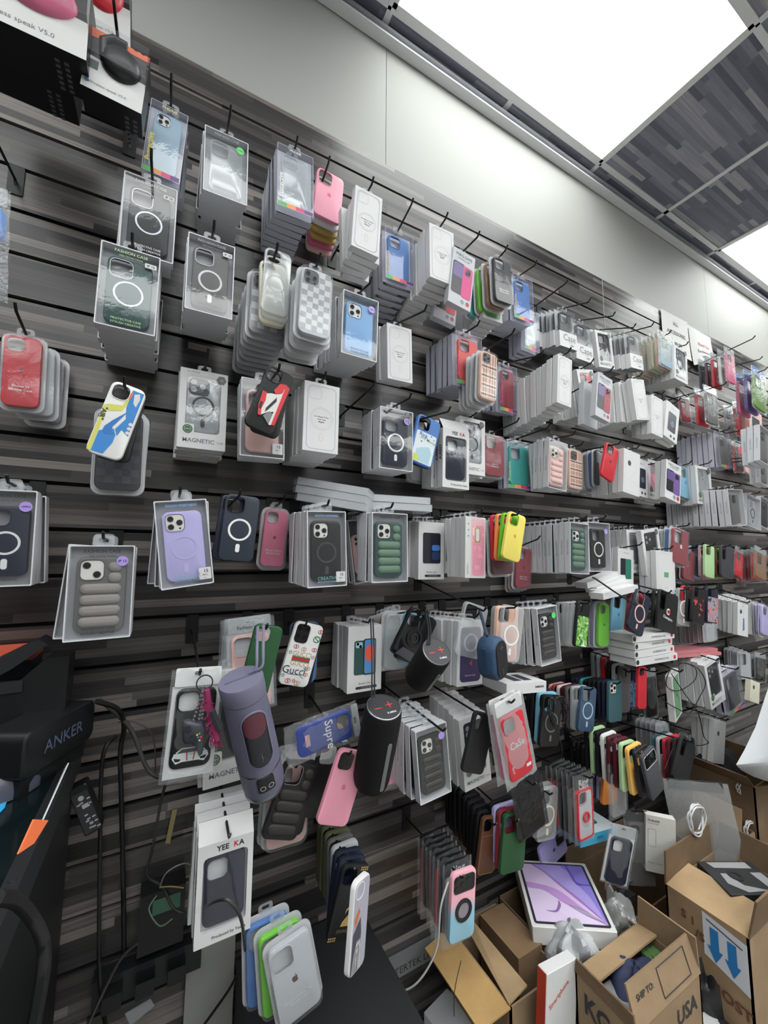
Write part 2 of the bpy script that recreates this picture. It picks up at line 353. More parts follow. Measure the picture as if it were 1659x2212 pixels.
def art_shoe(mb, w, h, y, z):
    R = mat((206, 40, 50), .5); W = mat((220, 216, 214), .5); G = mat((120, 122, 124), .5); X = lambda a: -w/2+a*w; Z = lambda b: z-b*h
    for i in range(7): mb.line([(X(.05), Z(.22+.08*i)), (X(.4), Z(.20+.085*i)), (X(.95), Z(.30+.085*i))], .0012, y-.0004, mat((44, 44, 47), .6), False)
    def pl(p, m, t): mb.prism([(X(a), Z(b)) for a, b in p], y-t, y, m)
    pl([(.80, .19), (.95, .22), (.93, .84), (.80, .86)], R, .002)
    pl([(.74, .25), (.80, .25), (.82, .86), (.74, .87)], W, .0026)
    pl([(.60, .22), (.80, .19), (.78, .34), (.58, .40), (.48, .36)], R, .0032)
    pl([(.28, .46), (.44, .42), (.60, .40), (.74, .36), (.74, .66), (.58, .70), (.40, .78), (.30, .66)], W, .003)
    pl([(.16, .44), (.30, .44), (.36, .56), (.34, .70), (.40, .80), (.30, .80), (.20, .66)], R, .0036)
    pl([(.22, .60), (.31, .60), (.32, .71), (.24, .70)], mat(K['black']), .004)
    pl([(.46, .66), (.66, .44), (.70, .50), (.55, .66), (.48, .72)], mat(K['black']), .0038)
    pl([(.46, .78), (.62, .68), (.74, .70), (.74, .87)], G, .0034)
def art_gucci(mb, w, h, y, z):
    e = y-.0005; X = lambda a: -w/2+a*w; Z = lambda b: z-b*h; R = mat((190, 40, 50), .5); G = mat((60, 130, 90), .5); O = mat((190, 140, 80), .5)
    mb.prism(rr(X(.07), X(.53), Z(.33), Z(.035), .009), y-.002, y, mat(K['black'], .2))
    for u, v in ((.18, .10), (.18, .24), (.42, .10), (.42, .24)): mb.prism(circ(X(u), Z(v), .006, 14), y-.003, y-.002, LENS)
    for u, v, s, m in ((.22, .40, .014, R), (.50, .42, .014, O), (.86, .40, .014, R), (.84, .23, .024, G), (.90, .10, .014, R), (.27, .93, .015, R), (.60, .95, .016, O), (.80, .80, .012, R)):
        mb.text('G', X(u)-.002, Z(v), s, e, m); mb.text('G', X(u)+.004, Z(v), s, e-.0001, m, rot=PI)
    mb.text('GUCCI', X(.5), Z(.50), .016, e, O); mb.flat([(X(.20), Z(.54)), (X(.82), Z(.54)), (X(.82), Z(.62)), (X(.20), Z(.62))], e, G); mb.flat([(X(.20), Z(.555)), (X(.82), Z(.555)), (X(.82), Z(.605)), (X(.20), Z(.605))], e-.0001, R)
    mb.text('GUCCI', X(.5), Z(.65), .016, e, O); mb.text('Gucci', X(.38), Z(.76), .026, e, INK); mb.line([(X(.2), Z(.83)), (X(.6), Z(.82)), (X(.75), Z(.86))], .0012, e, INK, False)
    for u, v, m in ((.10, .50, G), (.90, .52, R), (.86, .70, O), (.48, .92, R), (.08, .86, G)):
        pts = [(X(u)+(.005 if i % 2 == 0 else .002)*math.sin(i*PI/5), Z(v)+(.005 if i % 2 == 0 else .002)*math.cos(i*PI/5)) for i in range(10)]; mb.line(pts, .0009, e, m)
    mb.text('*', X(.76), Z(.75), .03, e, INK)
def art_stars(mb, w, h, y, z):
    e = y-.0005; X = lambda a: -w/2+a*w; Z = lambda b: z-b*h
    mb.flat(rr(X(.07), X(.93), Z(.97), Z(.34), .006), e, mat((214, 222, 230), .5))
    mb.text('Rick', X(.38), Z(.40), .017, e-.0002, mat((50, 100, 160), .5), rot=-.12, bold=.02); mb.text('and Morty', X(.60), Z(.47), .013, e-.0002, mat((90, 140, 80), .5), rot=-.12, bold=.01)
    for u, v, m in ((.70, .37, 'blue'), (.34, .54, 'olive'), (.84, .42, 'grey')):
        pts = [(X(u)+(.004 if i % 2 == 0 else .0018)*math.sin(i*PI/5), Z(v)+(.004 if i % 2 == 0 else .0018)*math.cos(i*PI/5)) for i in range(10)]; mb.flat(pts, e-.0002, tint(m))
    mb.flat([(X(.2), Z(.95)), (X(.2), Z(.72)), (X(.4), Z(.66)), (X(.7), Z(.60)), (X(.85), Z(.72)), (X(.8), Z(.95))], e-.0002, mat((170, 200, 214), .5)); mb.flat([(X(.08), Z(.96)), (X(.08), Z(.84)), (X(.3), Z(.82)), (X(.36), Z(.96))], e-.0003, mat((200, 210, 90), .5))
def art_checker(mb, w, h, y, z, c1=(208, 208, 210), c2=(158, 158, 162)):
    n = 5; s = (w-.006)/n; e = y-.0004; k = 0
    for j in range(int((h-.006)//s)):
        for i in range(n):
            if j < 2 and i < 3: continue
            mb.flat([(-w/2+.003+i*s, z-.003-j*s), (-w/2+.003+(i+1)*s, z-.003-j*s), (-w/2+.003+(i+1)*s, z-.003-(j+1)*s), (-w/2+.003+i*s, z-.003-(j+1)*s)], e, mat(c1 if (i+j) % 2 else c2, .5))
def art_darkchecker(mb, w, h, y, z): art_checker(mb, w, h, y, z, (34, 34, 40), (54, 54, 62))
def art_plaid(mb, w, h, y, z):
    e = y-.0004; T = mat((62, 52, 48), .5); L_ = mat((236, 226, 214), .5)
    for i, x in enumerate((-.022, -.012, .004, .016, .026)): mb.flat([(x*w/.07-.0013, z-.005), (x*w/.07+.0013, z-.005), (x*w/.07+.0013, z-h+.005), (x*w/.07-.0013, z-h+.005)], e, T if i != 2 else mat((150, 60, 54), .5))
    for j in range(4):
        q = z-.048-j*.03
        for k, m in ((0, T), (.006, L_), (-.006, L_)): mb.flat([(-w/2+.004, q+k+.0014), (w/2-.004, q+k+.0014), (w/2-.004, q+k-.0014), (-w/2+.004, q+k-.0014)], e-.0002, m)
def art_car(mb, w, h, y, z):
    e = y-.0005; W = mat((205, 214, 216), .5); X = lambda a: -w/2+a*w; Z = lambda b: z-b*h
    mb.line([(X(.16), Z(.79)), (X(.28), Z(.745)), (X(.72), Z(.745)), (X(.84), Z(.79))], .0022, e, W, False)
    mb.flat([(X(.10), Z(.80)), (X(.90), Z(.80)), (X(.94), Z(.86)), (X(.84), Z(.93)), (X(.70), Z(.91)), (X(.30), Z(.91)), (X(.16), Z(.93)), (X(.06), Z(.86))], e, W)
    for s in (-1, 1):
        mb.flat([(s*w*.40, Z(.855)), (s*w*.22, Z(.875)), (s*w*.26, Z(.90)), (s*w*.36, Z(.90))], e-.0002, mat(K['black'])); mb.flat([(s*w*.08, Z(.80)), (s*w*.11, Z(.80)), (s*w*.09, Z(.90)), (s*w*.06, Z(.90))], e-.0002, mat(K['red']))
def art_swan(mb, w, h, y, z):
    e = y-.0005; G = mat((196, 164, 96), .35, .4); X = lambda a: -w/2+a*w; Z = lambda b: z-b*h
    mb.flat([(X(.36), Z(.80)), (X(.40), Z(.74)), (X(.56), Z(.66)), (X(.64), Z(.60)), (X(.60), Z(.57)), (X(.50), Z(.60)), (X(.44), Z(.64)), (X(.46), Z(.58)), (X(.58), Z(.54)), (X(.68), Z(.56)), (X(.72), Z(.62)), (X(.64), Z(.70)), (X(.80), Z(.66)), (X(.86), Z(.74)), (X(.76), Z(.80))], e, G)
    mb.text('SWARA', X(.5), Z(.86), .010, e, mat((110, 96, 70), .5))
    for s, b in ((.06, .97), (.70, .04)):
        for i in range(4):
            for j in range(2): mb.flat(circ(X(s+.07*i), Z(b-(.03*j if b > .5 else -.03*j)), .002, 6), e, G)
def art_waves(mb, w, h, y, z):
    e = y-.0005; X = lambda a: -w/2+a*w; Z = lambda b: z-b*h; D_ = mat((74, 72, 84), .5); O = mat((196, 110, 70), .5)
    mb.flat(rr(X(.05), X(.95), Z(.98), Z(.02), .01), e, mat((170, 168, 182), .5))
    mb.flat([(X(.1), Z(.40)), (X(.36), Z(.30)), (X(.44), Z(.36)), (X(.2), Z(.50))], e-.0002, O)
    mb.flat([(X(.08), Z(.97)), (X(.08), Z(.55)), (X(.5), Z(.42)), (X(.6), Z(.6)), (X(.5), Z(.97))], e-.0002, D_)
    for k in range(3): mb.line([(X(.15+.08*k), Z(.97)), (X(.22+.08*k), Z(.80)), (X(.36+.08*k), Z(.66)), (X(.42+.1*k), Z(.97))], .0016, e-.0004, WHITE, False)
def art_champion(mb, w, h, y, z):
    e = y-.0005
    mb.text('C', -.002, z-h*.50, .032, e, WHITE, bold=.05); mb.flat([(0, z-h*.455), (.014, z-h*.455), (.014, z-h*.545), (0, z-h*.545)], e-.0001, mat((190, 40, 50), .5)); mb.text('Champion', 0, z-h*.66, .016, e, WHITE, rot=-.1, bold=.02)
def art_supre(mb, w, h, y, z): mb.text('Supre', .004, z-h*.42, .026, y-.0005, WHITE, rot=0, bold=.01); mb.flat([(-.012, z-h*.78), (.012, z-h*.78), (.012, z-h*.86), (-.012, z-h*.86)], y-.0005, mat((186, 150, 160), .5))
def art_leaves(mb, w, h, y, z): mb.flat(rr(-w/2+.004, w/2-.004, z-h+.004, z-.05, .006), y-.0004, speckle(((226, 232, 226), (150, 190, 110), (84, 158, 60), (40, 84, 40)), 60))
def art_floral(mb, w, h, y, z): mb.flat(rr(-w/2+.004, w/2-.004, z-h+.004, z-.045, .006), y-.0004, speckle(((28, 36, 52), (70, 96, 130), (130, 160, 190), (40, 50, 70)), 50))
def art_redblack(mb, w, h, y, z): mb.flat(rr(-w/2+.004, w/2-.004, z-h+.004, z-.045, .006), y-.0004, speckle(((200, 70, 74), (30, 28, 32), (44, 40, 46)), 28))
def art_bluepat(mb, w, h, y, z): mb.flat(rr(-w/2+.004, w/2-.004, z-h+.004, z-.04, .006), y-.0004, speckle(((60, 66, 84), (150, 156, 172), (200, 120, 120), (52, 56, 70)), 34))
def art_case(mb, w, h, y, z):
    mb.text('CaSe', 0, z-h*.47, .024, y-.0005, CARD, bold=.02); mb.text('BEST', -w*.34, z-h*.82, .008, y-.0005, CARD, rot=-PI/2)
    mb.flat([(w*.22, z-h*.84), (w*.42, z-h*.84), (w*.42, z-h*.89), (w*.22, z-h*.89)], y-.0005, WHITE)
def art_holder(mb, w, h, y, z):
    mb.prism(rr(-w/2+.006, w/2-.006, z-.045, z-.008, .008), y-.002, y, mat((22, 20, 26), .15))
    for u, v in ((-.024, -.018), (-.024, -.035), (-.006, -.028), (.012, -.02)): mb.prism(circ(u, z+v, .0062, 14), y-.003, y-.002, LENS)
    mb.ring(circ(0, z-.085, .025, 30), circ(0, z-.085, .017, 30), y-.003, y, mat(K['black'], .3)); mb.prism(circ(0, z-.085, .017, 24), y-.0008, y, mat((140, 134, 142), .4))
def art_armor(mb, w, h, y, z):
    B = mat((40, 40, 44), .35)
    mb.ring(circ(0, z-.083, .028, 30), circ(0, z-.083, .02, 30), y-.004, y, mat(K['black'], .25)); mb.ring(circ(0, z-.083, .014, 24), circ(0, z-.083, .01, 24), y-.003, y, B)
    for u, v in ((-.022, -.014), (-.022, -.034), (-.004, -.024)): mb.prism(circ(u, z+v, .008, 16), y-.002, y, LENS)
    for s in (-1, 1): mb.prism([(s*w*.46, z-.05), (s*w*.46, z-h+.012), (s*w*.30, z-h+.012), (s*w*.40, z-h*.72), (s*w*.38, z-.06)], y-.002, y, B)
    mb.prism([(-w*.34, z-h+.004), (w*.34, z-h+.004), (w*.2, z-h*.80), (-w*.2, z-h*.80)], y-.0024, y, mat((70, 70, 76), .25))
def art_camplate(mb, w, h, y, z):
    B = mat((44, 46, 54), .35); x0, x1, z0, z1, r = camhole(w); mb.prism([(a, z+c) for a, c in rr(x0-.002, x1+.008, z0-.004, z1+.002, r+.002)], y-.0012, y+.0005, B)
    for u, v in ((.25, .25), (.25, .75), (.8, .5)): mb.prism(circ(x0+(x1-x0)*u, z+z1-(z1-z0)*v, .0068, 18), y-.0016, y-.0012, mat((150, 152, 156), .3))
def art_redframe(mb, w, h, y, z):
    mb.ring([(a, z+c) for a, c in rr(-w/2-.0004, w/2+.0004, -h-.0004, .0004, .013)], [(a, z+c) for a, c in rr(-w/2+.005, w/2-.005, -h+.005, -.005, .009)], y-.0006, y+.009, mat(K['red'], .35)); x0, x1, z0, z1, r = camhole(w)
    mb.ring([(a, z+c) for a, c in rr(x0-.003, x1+.003, z0-.003, z1+.003, r+.003)], [(a, z+c) for a, c in rr(x0, x1, z0, z1, r)], y-.0008, y, mat(K['red'], .35))
def art_brown(mb, w, h, y, z): mb.line(rr(-w/2+.004, w/2-.004, z-h+.004, z-.05, .008), .0012, y-.0005, mat(K['gold'], .3, .6))
ART = dict(camplate=art_camplate, redframe=art_redframe, sneaker=art_sneaker_print, shoe=art_shoe, gucci=art_gucci, stars=art_stars, checker=art_checker, darkchecker=art_darkchecker, plaid=art_plaid, car=art_car, swan=art_swan, waves=art_waves, champion=art_champion, supre=art_supre, leaves=art_leaves, floral=art_floral, redblack=art_redblack, bluepat=art_bluepat, case=art_case, holder=art_holder, armor=art_armor, brown=art_brown)
# ------------------------------------------------------------------ packages
@memo
def tab_mesh(y, wd=.034, ht=.022):
    mb = MB(); mb.ring(rr(-wd/2, wd/2, -.002, ht, .006, 4), rr(-wd*.26, wd*.26, ht*.28, ht*.72, ht*.2, 4), y, y+.0008, TAB); return mb.mesh('hang_tab')
def shell_box(mb, w, h, t, m, inner, rim=.0022, r=.002):
    """open-fronted tray seen from the front, with a back card"""
    o = [(a, c) for a, c in rr(-w/2, w/2, -h, 0, r, 2)]; i = [(a, c) for a, c in rr(-w/2+rim, w/2-rim, -h+rim, -rim, r, 2)]
    f = lambda p, y: [(x, y, z) for x, z in p]
    mb.loops([f(i, t-.003), f(i, 0), f(o, 0), f(o, t)], m, False, True); mb.face(f(i, t-.003), inner)
@memo
def window_box(w=.1, h=.175, t=.022, color='clear', style='ring', ringc='metal', cam='sq', lens='', title='FASHION CASE', sub='High Quality Choice', foot='PROTECTIVE CASE|STYLISH CREATIVE', stick='', frame='', inner='silver', logo='', lite=False, ink='', art=''):
    mb = MB(); shell_box(mb, w, h, t, SPINE, mat((168, 169, 174) if inner == 'silver' else K[inner], .45))
    if not lite or lite == 'spine': mb.text('FASHION CASE', .5*t, -h*.5, .0075, -w/2-.0002, GREYINK, rot=-PI/2, side=True)
    cw = min(w*.76, .080); ch = min(h-.035, cw*2.0)
    cs = case_spec(round(cw, 3), round(ch, 3), color, style, cam, lens, ringc, frame, y=.005, z=round(-(h-ch)*.62, 3), logo=logo, lite=bool(lite), art=art)
    out = [('tray', mb.mesh('tray'), None, []), cs, ('hang_tab', tab_mesh(round(t*.5, 4)), None, [])]
    if not lite:
        p = MB(); p.face([(-w/2+.001, .0006, -.001), (w/2-.001, .0006, -.001), (w/2-.001, .0006, -h+.001), (-w/2+.001, .0006, -h+.001)], PANE)
        e = .0003; tm = tint(ink) if ink else INK
        if title: p.text(title, 0, -.011, .0085, e, tm, fit=min(w*.6, .058), bold=.01)
        if sub: p.text(sub, 0, -.0195, .005, e, tm, fit=w*.4)
        if foot:
            for i, s in enumerate(foot.split('|')): p.text(s, 0, -h+.020-i*.008, .006, e, HOLO if 'CREATIVE' == s else tm, fit=w*.5)
        if stick == 'box': p.flat(rr(w*.24, w*.44, -.031, -.021, .001), e, WHITE); p.text('IP 15', w*.34, -.026, .007, e-.0002, INK, bold=.02)
        elif stick == 'box2': p.flat(rr(w*.22, w*.46, -h+.010, -h+.034, .001), e, CARD); p.text('15', w*.36, -h+.027, .009, e-.0002, INK, bold=.02); p.text('PRO', w*.34, -h+.019, .005, e-.0002, INK); p.text('6.1', w*.34, -h+.013, .004, e-.0002, INK)
        elif stick: p.flat(circ(w*.31, -.030, .0095, 24), e, mat((96, 214, 110), .4) if stick.startswith('g') else mat((176, 150, 226), .3)); p.text(stick[1:], w*.31, -.030, .0055, e-.0002, INK, fit=.014, bold=.02)
        out.append(('window', p.mesh('window'), None, []))
    return out
@memo
def clear_box(w=.095, h=.18, t=.022, color='blue', cam='sq', title='PHONE', word='Protective', lite=False, ink='white', lens='', bare=False):
    """all-clear hanging box with rainbow print"""
    ed = film((222, 222, 238), haze=.28, gloss=.10)
    mb = MB(); o = rr(-w/2, w/2, -h, 0, .002, 2); f = lambda y: [(x, y, z) for x, z in o]
    mb.loops([f(0), f(t)], mat((196, 196, 210), .35) if lite else ed, False, False); mb.face(f(t), mat((198, 201, 210), .45))
    cw = w*.74; ch = h*.82
    cs = case_spec(round(cw, 3), round(ch, 3), color, 'plain', cam, lens, y=.005, z=round(-h*.10, 3), lite=bool(lite))
    out = [('carton', mb.mesh('carton'), None, []), cs, ('hang_tab', tab_mesh(round(t*.5, 4)), None, [])]
    if not lite:
        p = MB(); p.face([(-w/2, .0002, 0), (w/2, .0002, 0), (w/2, .0002, -h), (-w/2, .0002, -h)], PANE); e = -.0001
        for i, c in enumerate(((92, 178, 96), (238, 150, 80), (214, 70, 120), (108, 60, 130))):
            x0 = -w/2+.002+i*(w-.004)/4; p.flat([(x0, -h+.013), (x0+(w-.004)/4, -h+.013), (x0+(w-.004)/4, -h+.002), (x0, -h+.002)], e, mat(c, .4))
        if word: p.text(word, -w/2+.009, -h*.66, .017, e-.0001, tint(ink) if ink in K else HOLO, rot=PI/2, bold=.015)
        if title: p.text(title, 0, -.008, .009, e-.0001, tint(ink) if ink in K else HOLO)
        p.line(rr(-w/2+.001, w/2-.001, -h+.001, -.001, .001, 1), .0008, e-.0001, mat((206, 202, 226), .3))
        out.append(('window', p.mesh('window'), None, []))
    return out
def solid(mb, w, h, t, m, r=.0012):
    o = lambda i, y: [(a, y, c) for a, c in rr(-w/2+i, w/2-i, -h+i, -i, r, 1)]
    mb.loops([o(r*.6, 0), o(0, r*.6), o(0, t-r*.6), o(r*.6, t)], m, True, True)
@memo
def carton(w=.09, h=.175, t=.022, pic='outline', title='', col='white', lite=False, spine='', body='white'):
    mb = MB(); solid(mb, w, h, t, WHITE if body == 'white' else tint(body)); e = -.0003; BL = mat((150, 160, 182), .5); G = mat((176, 178, 182), .5)
    if spine: mb.text(spine, t*.5, -h*.45, .010, -w/2-.0003, INK, rot=-PI/2, side=True, bold=.01)
    if not lite:
        if pic == 'outline':
            mb.line(rr(-w*.40, w*.40, -h*.96, -h*.05, .012), .0012, e, BL); mb.line(rr(-w*.36, w*-.02, -h*.24, -h*.07, .008), .0007, e, G)
            mb.line(circ(0, -h*.52, w*.31, 36), .0006, e, G); mb.line(circ(0, -h*.52, w*.27, 36), .0004, e, G); mb.line(rr(-.0045, .0045, -h*.84, -h*.73, .0045), .0006, e, G)
            for i, s in enumerate(('For iPhone 15 Plus', 'Clear Case', 'MagSafe')): mb.text(s, 0, -h*.49-i*.0065, .0048, e, INK, bold=.01)
        elif pic == 'magsafe':
            mb.text('MAG-SAFE', 0, -h*.09, .012, e, INK, fit=w*.72); mb.text('TPU BACK CASE', 0, -h*.155, .005, e, INK, fit=w*.5)
            mb.flat(rr(-w*.44, w*.06, -h*.80, -h*.23, .008), e, mat((28, 26, 40), .3)); mb.flat(rr(-w*.40, w*.04, -h*.50, -h*.25, .006), e-.0002, mat((98, 78, 138), .3)); mb.flat(rr(-w*.24, -w*.12, -h*.265, -h*.25, .001), e-.0003, LENS)
            mb.flat(rr(0, w*.44, -h*.82, -h*.25, .008), e-.0004, tint(col, .4)); mb.flat(rr(w*.10, w*.34, -h*.41, -h*.28, .006), e-.0005, mat((34, 30, 40), .3))
            for u, v in ((.16, .315), (.16, .375), (.28, .345)): mb.flat(circ(w*u, -h*v, .0042, 12), e-.0006, LENS)
            mb.line(circ(w*.22, -h*.56, w*.15, 24), .0008, e-.0005, tint('rose' if col != 'red' else 'wine')); mb.flat(circ(w*.10, -h*.90, w*.08, 18), e, mat((130, 134, 156), .4)); mb.flat(circ(w*.33, -h*.90, w*.09, 6), e, mat((176, 44, 54), .4))
        elif pic == 'phones':
            if col == 'darkgrey':
                mb.flat(rr(-w*.34, w*.06, -h*.72, -h*.19, .006), e-.0008, mat((44, 46, 54), .4)); mb.flat(rr(-w*.06, w*.34, -h*.72, -h*.19, .006), e-.0009, mat((26, 30, 44), .3)); mb.flat(rr(w*.0, w*.31, -h*.50, -h*.40, .006), e-.001, mat((70, 120, 200), .4)); mb.flat(rr(w*.0, w*.31, -h*.66, -h*.52, .006), e-.001, mat((40, 56, 96), .4))
            else: mb.flat(rr(-w*.32, w*.02, -h*.74, -h*.22, .006), e, tint(col)); mb.flat(rr(-w*.05, w*.32, -h*.75, -h*.20, .006), e-.0002, mat((28, 30, 36), .3)); mb.flat(rr(-w*.02, w*.30, -h*.73, -h*.215, .005), e-.0003, mat((90, 140, 200), .3)); mb.flat(rr(0, w*.30, -h*.55, -h*.30, .02), e-.0004, mat((228, 96, 72), .3))
            mb.flat(rr(-w*.28, -w*.08, -h*.33, -h*.245, .004), e-.0002 if col != 'darkgrey' else e, mat((160, 196, 200), .3)); mb.flat(circ(-w*.22, -h*.27, .004, 12), e-.0003, LENS); mb.flat(circ(-w*.14, -h*.31, .004, 12), e-.0003, LENS)
            mb.text('Battery Case', 0, -h*.87, .007, e, INK); mb.flat(rr(-w*.26, w*.36, -h*.955, -h*.915, .003), e, mat((36, 44, 46), .4)); mb.text('For iP 14 Pro Max', w*.05, -h*.935, .004, e-.0002, WHITE)
        elif pic == 'darkphone':
            mb.flat(rr(-w*.30, w*.30, -h*.78, -h*.25, .008), e, mat((42, 44, 58), .3)); mb.flat(circ(w*.05, -h*.55, w*.14, 20), e-.0002, mat((96, 104, 130), .3)); mb.text(title or 'Phone Case', 0, -h*.13, .007, e, GREYINK)
            for u in (-.1, .15): mb.flat(circ(w*u+w*.1, -h*.90, w*.07, 6), e, INK)
        elif pic == 'green':
            mb.flat(rr(-w*.40, w*.40, -h*.95, -h*.08, .012), e, mat((106, 150, 112), .4)); mb.apple(0, -h*.5, .012, e-.0003, INK)
        elif pic == 'purple':
            mb.flat(rr(-w*.40, w*.40, -h*.94, -h*.10, .012), e, mat((64, 54, 96), .4)); mb.ring(circ(0, -h*.34, w*.27, 30), circ(0, -h*.34, w*.22, 30), e-.0004, e, mat((190, 188, 200), .4)); mb.text('Silicone Case', 0, -h*.84, .007, e-.0003, WHITE); mb.flat([(-.004, -h*.66), (.006, -h*.60), (.004, -h*.70)], e-.0003, mat((220, 60, 60), .4))
        elif pic == 'glitter':
            mb.flat(rr(-w*.22, w*.44, -h*.97, -h*.03, .003), e, mat((226, 182, 192), .3)); mb.flat(rr(-w*.16, w*.40, -h*.96, -h*.14, .008), e-.0002, speckle(((238, 160, 180), (222, 150, 172), (240, 196, 200)), 22)); mb.flat(rr(-w*.05, w*.22, -h*.42, -h*.17, .006), e-.0004, mat((206, 172, 130), .3, .4)); mb.flat(rr(0, w*.17, -h*.40, -h*.19, .006), e-.0005, WHITE)
            for i in range(3): mb.flat(circ(-w*.36, -h*(.12+.1*i), .0022, 10), e, GREYINK)
            mb.text('BEAUTIFUL', -w*.38, -h*.85, .006, e, GREYINK, rot=PI/2)
        elif pic == 'green_phone':
            mb.flat(rr(-w*.34, 0, -h*.85, -h*.28, .006), e, mat((36, 30, 44), .3)); mb.flat(rr(-w*.02, w*.34, -h*.87, -h*.28, .006), e-.0002, mat((40, 122, 98), .3)); mb.text('MAG-SAFE', 0, -h*.12, .008, e, GREYINK)
        elif pic == 'pod':
            mb.line(rr(-w*.30, w*.02, -h*.70, -h*.20, .006), .001, e, BL); mb.flat([(w*.0, -h*.45), (w*.12, -h*.45), (w*.14, -h*.80), (-w*.04, -h*.86)], e, mat((96, 116, 150), .4)); mb.text('SPACE', 0, -h*.09, .008, e, GREYINK); mb.flat(circ(-w*.2, -h*.27, w*.10, 6), e, INK)
        elif pic == 'badge':
            mb.flat(circ(-w*.16, -h*.30, w*.11, 6), e, mat((60, 62, 68), .4)); mb.line([(w*.1, -h*.25), (w*.3, -h*.4), (-w*.2, -h*.7), (w*.3, -h*.72)], .0007, e, G, False); mb.line(rr(-w*.42, w*.42, -h*.95, -h*.2, .008), .0006, e, G)
        elif pic == 'label':
            mb.line(rr(-w*.40, w*.40, -h*.96, -h*.05, .012), .0008, e, G); mb.flat(rr(-w*.1, w*.14, -h*.62, -h*.50, .001), e, mat((110, 160, 120), .4)); mb.text('Clear Case', 0, -h*.86, .005, e, GREYINK)
    return [('carton', mb.mesh('carton'), None, []), ('hang_tab', tab_mesh(round(t*.55, 4), .03, .018), None, [])]
@memo
def magnetic(w=.098, h=.19, t=.022, color='clear', ringc='black', word='MAGNETIC', lite=False, cam='sq', top='', green=True, wedge=False):
    mb = MB(); o = rr(-w/2, w/2, -h, 0, .0012, 2); i = rr(-w*.36, w*.36, -h*.80, -h*.07, .007, 2); f = lambda p, y: [(x, y, z) for x, z in p]
    mb.loops([f(i, .006), f(i, 0), f(o, 0), f(o, t)], WHITE, False, True); mb.face(f(i, .006), mat((150, 150, 154), .3))
    e = -.0003
    if top: mb.text(top, -w*.36, -.006, .006, e, GREYINK, align='l')
    mb.text(word, -w*.40, -h*.90, .015, e, GREYINK, align='l', fit=w*.66, bold=.015); mb.text('CASE', w*.38, -h*.905, .006, e, GREYINK)
    mb.flat(circ(w*.36, -h*.085, w*.11, 6), e-.0002, mat((90, 92, 98), .4)); mb.text('15', w*.36, -h*.085, .007, e-.0004, WHITE)
    out = []
    cw, ch = round(w*.70, 3), round(h*.70, 3)
    out.append(case_spec(cw, ch, color, 'ring', cam, '', ringc, y=.003, z=round(-h*.085, 3), lite=bool(lite), art='camplate' if ringc == 'black' and not lite else ''))
    if not lite:
        p = MB(); p.face(f(i, .0004), PANE); out.append(('window', p.mesh('window'), None, []))
        if green:
            q = MB(); q.prism(rr(-w*.42, -w*.17, -h*.83, -h*.70, .003), e-.0003, e, WHITE); q.prism(circ(-w*.30, -h*.765, w*.10, 24), e-.0007, e-.0003, mat((46, 92, 50), .4)); q.line(circ(-w*.30, -h*.765, w*.07, 20), .0008, e-.0009, WHITE); q.text('NEW', -w*.30, -h*.765, .005, e-.0009, WHITE); out.append(('sticker', q.mesh('sticker'), 'round green sticker', []))
    return [('carton', mb.mesh('carton'), None, [])]+out+[('hang_tab', tab_mesh(round(t*.6, 4), .03, .018), None, [])]
@memo
def yeeka(w=.105, h=.215, t=.024, color='navy', lite=False):
    mb = MB(); hd = .034; o = rr(-w/2, w/2, -h, -hd, .0012, 2); i = rr(-w*.40, w*.40, -h+.022, -hd-.024, .008, 2); f = lambda p, y: [(x, y, z) for x, z in p]
    mb.loops([f(i, .012), f(i, 0), f(o, 0), f(o, t)], WHITE, False, True); mb.face(f(i, .012), CARD)
    mb.face([(-w/2, 0, -hd), (w/2, 0, -hd), (w/2, .02, 0), (-w/2, .02, 0)], WHITE); mb.box(-w/2, w/2, .020, .0208, -hd, 0, mat((60, 66, 90), .5))
    e = -.0003; mb.text('YEE', -w*.17, -hd-.012, .014, e, INK, align='l', bold=.03); mb.text('K', w*.13, -hd-.012, .014, e, mat(K['red']), align='l', bold=.03); mb.text('A', w*.23, -hd-.012, .014, e, INK, align='l', bold=.03)
    mb.text('Produced by Yeeka', -w*.2, -h+.011, .008, e, INK, align='l', bold=.01); mb.text('YEEKA', t*.5, -h*.5, .016, -w/2-.0003, INK, rot=-PI/2, side=True, bold=.03)
    out = [('carton', mb.mesh('carton'), None, [])]
    out.append(case_spec(round(w*.74, 3), round(h-hd-.055, 3), color, 'plain', 'sq', '', y=.003, z=round(-hd-.027, 3), lite=bool(lite), rough=.3))
    if not lite: p = MB(); p.face(f(i, .0004), PANE); out.append(('window', p.mesh('window'), None, []))
    return out
@memo
def blister(w=.088, h=.168, t=.02, color='pink', logo='', words='', lite=False, cam='sq', art='', style='plain', ringc='white', rough=.5, lens=''):
    mb = MB(); f = lambda p, y: [(x, y, z) for x, z in p]
    a = lambda i, y, r=.016: f(rr(-w/2+i, w/2-i, -h+i, -i, r), y)
    mb.loops([a(.006, 0, .013), a(.0045, .002, .014), a(.004, t-.004, .014), a(0, t-.004, .017), a(0, t, .017)], BLISTER, True, False)
    b = MB(); b.prism(rr(-w/2, w/2, -h, 0, .017), t-.001, t, mat((206, 206, 208), .5))
    cs = case_spec(round(w-.014, 3), round(h-.016, 3), color, style, cam, lens, ringc, y=.003, z=-.008, logo=logo, words=words, art=art, lite=bool(lite), rough=rough)
    return [('blister', mb.mesh('blister', 40), None, []), ('backing', b.mesh('backing'), None, []), cs, ('hang_tab', tab_mesh(round(t-.002, 4), .03, .016), None, [])]
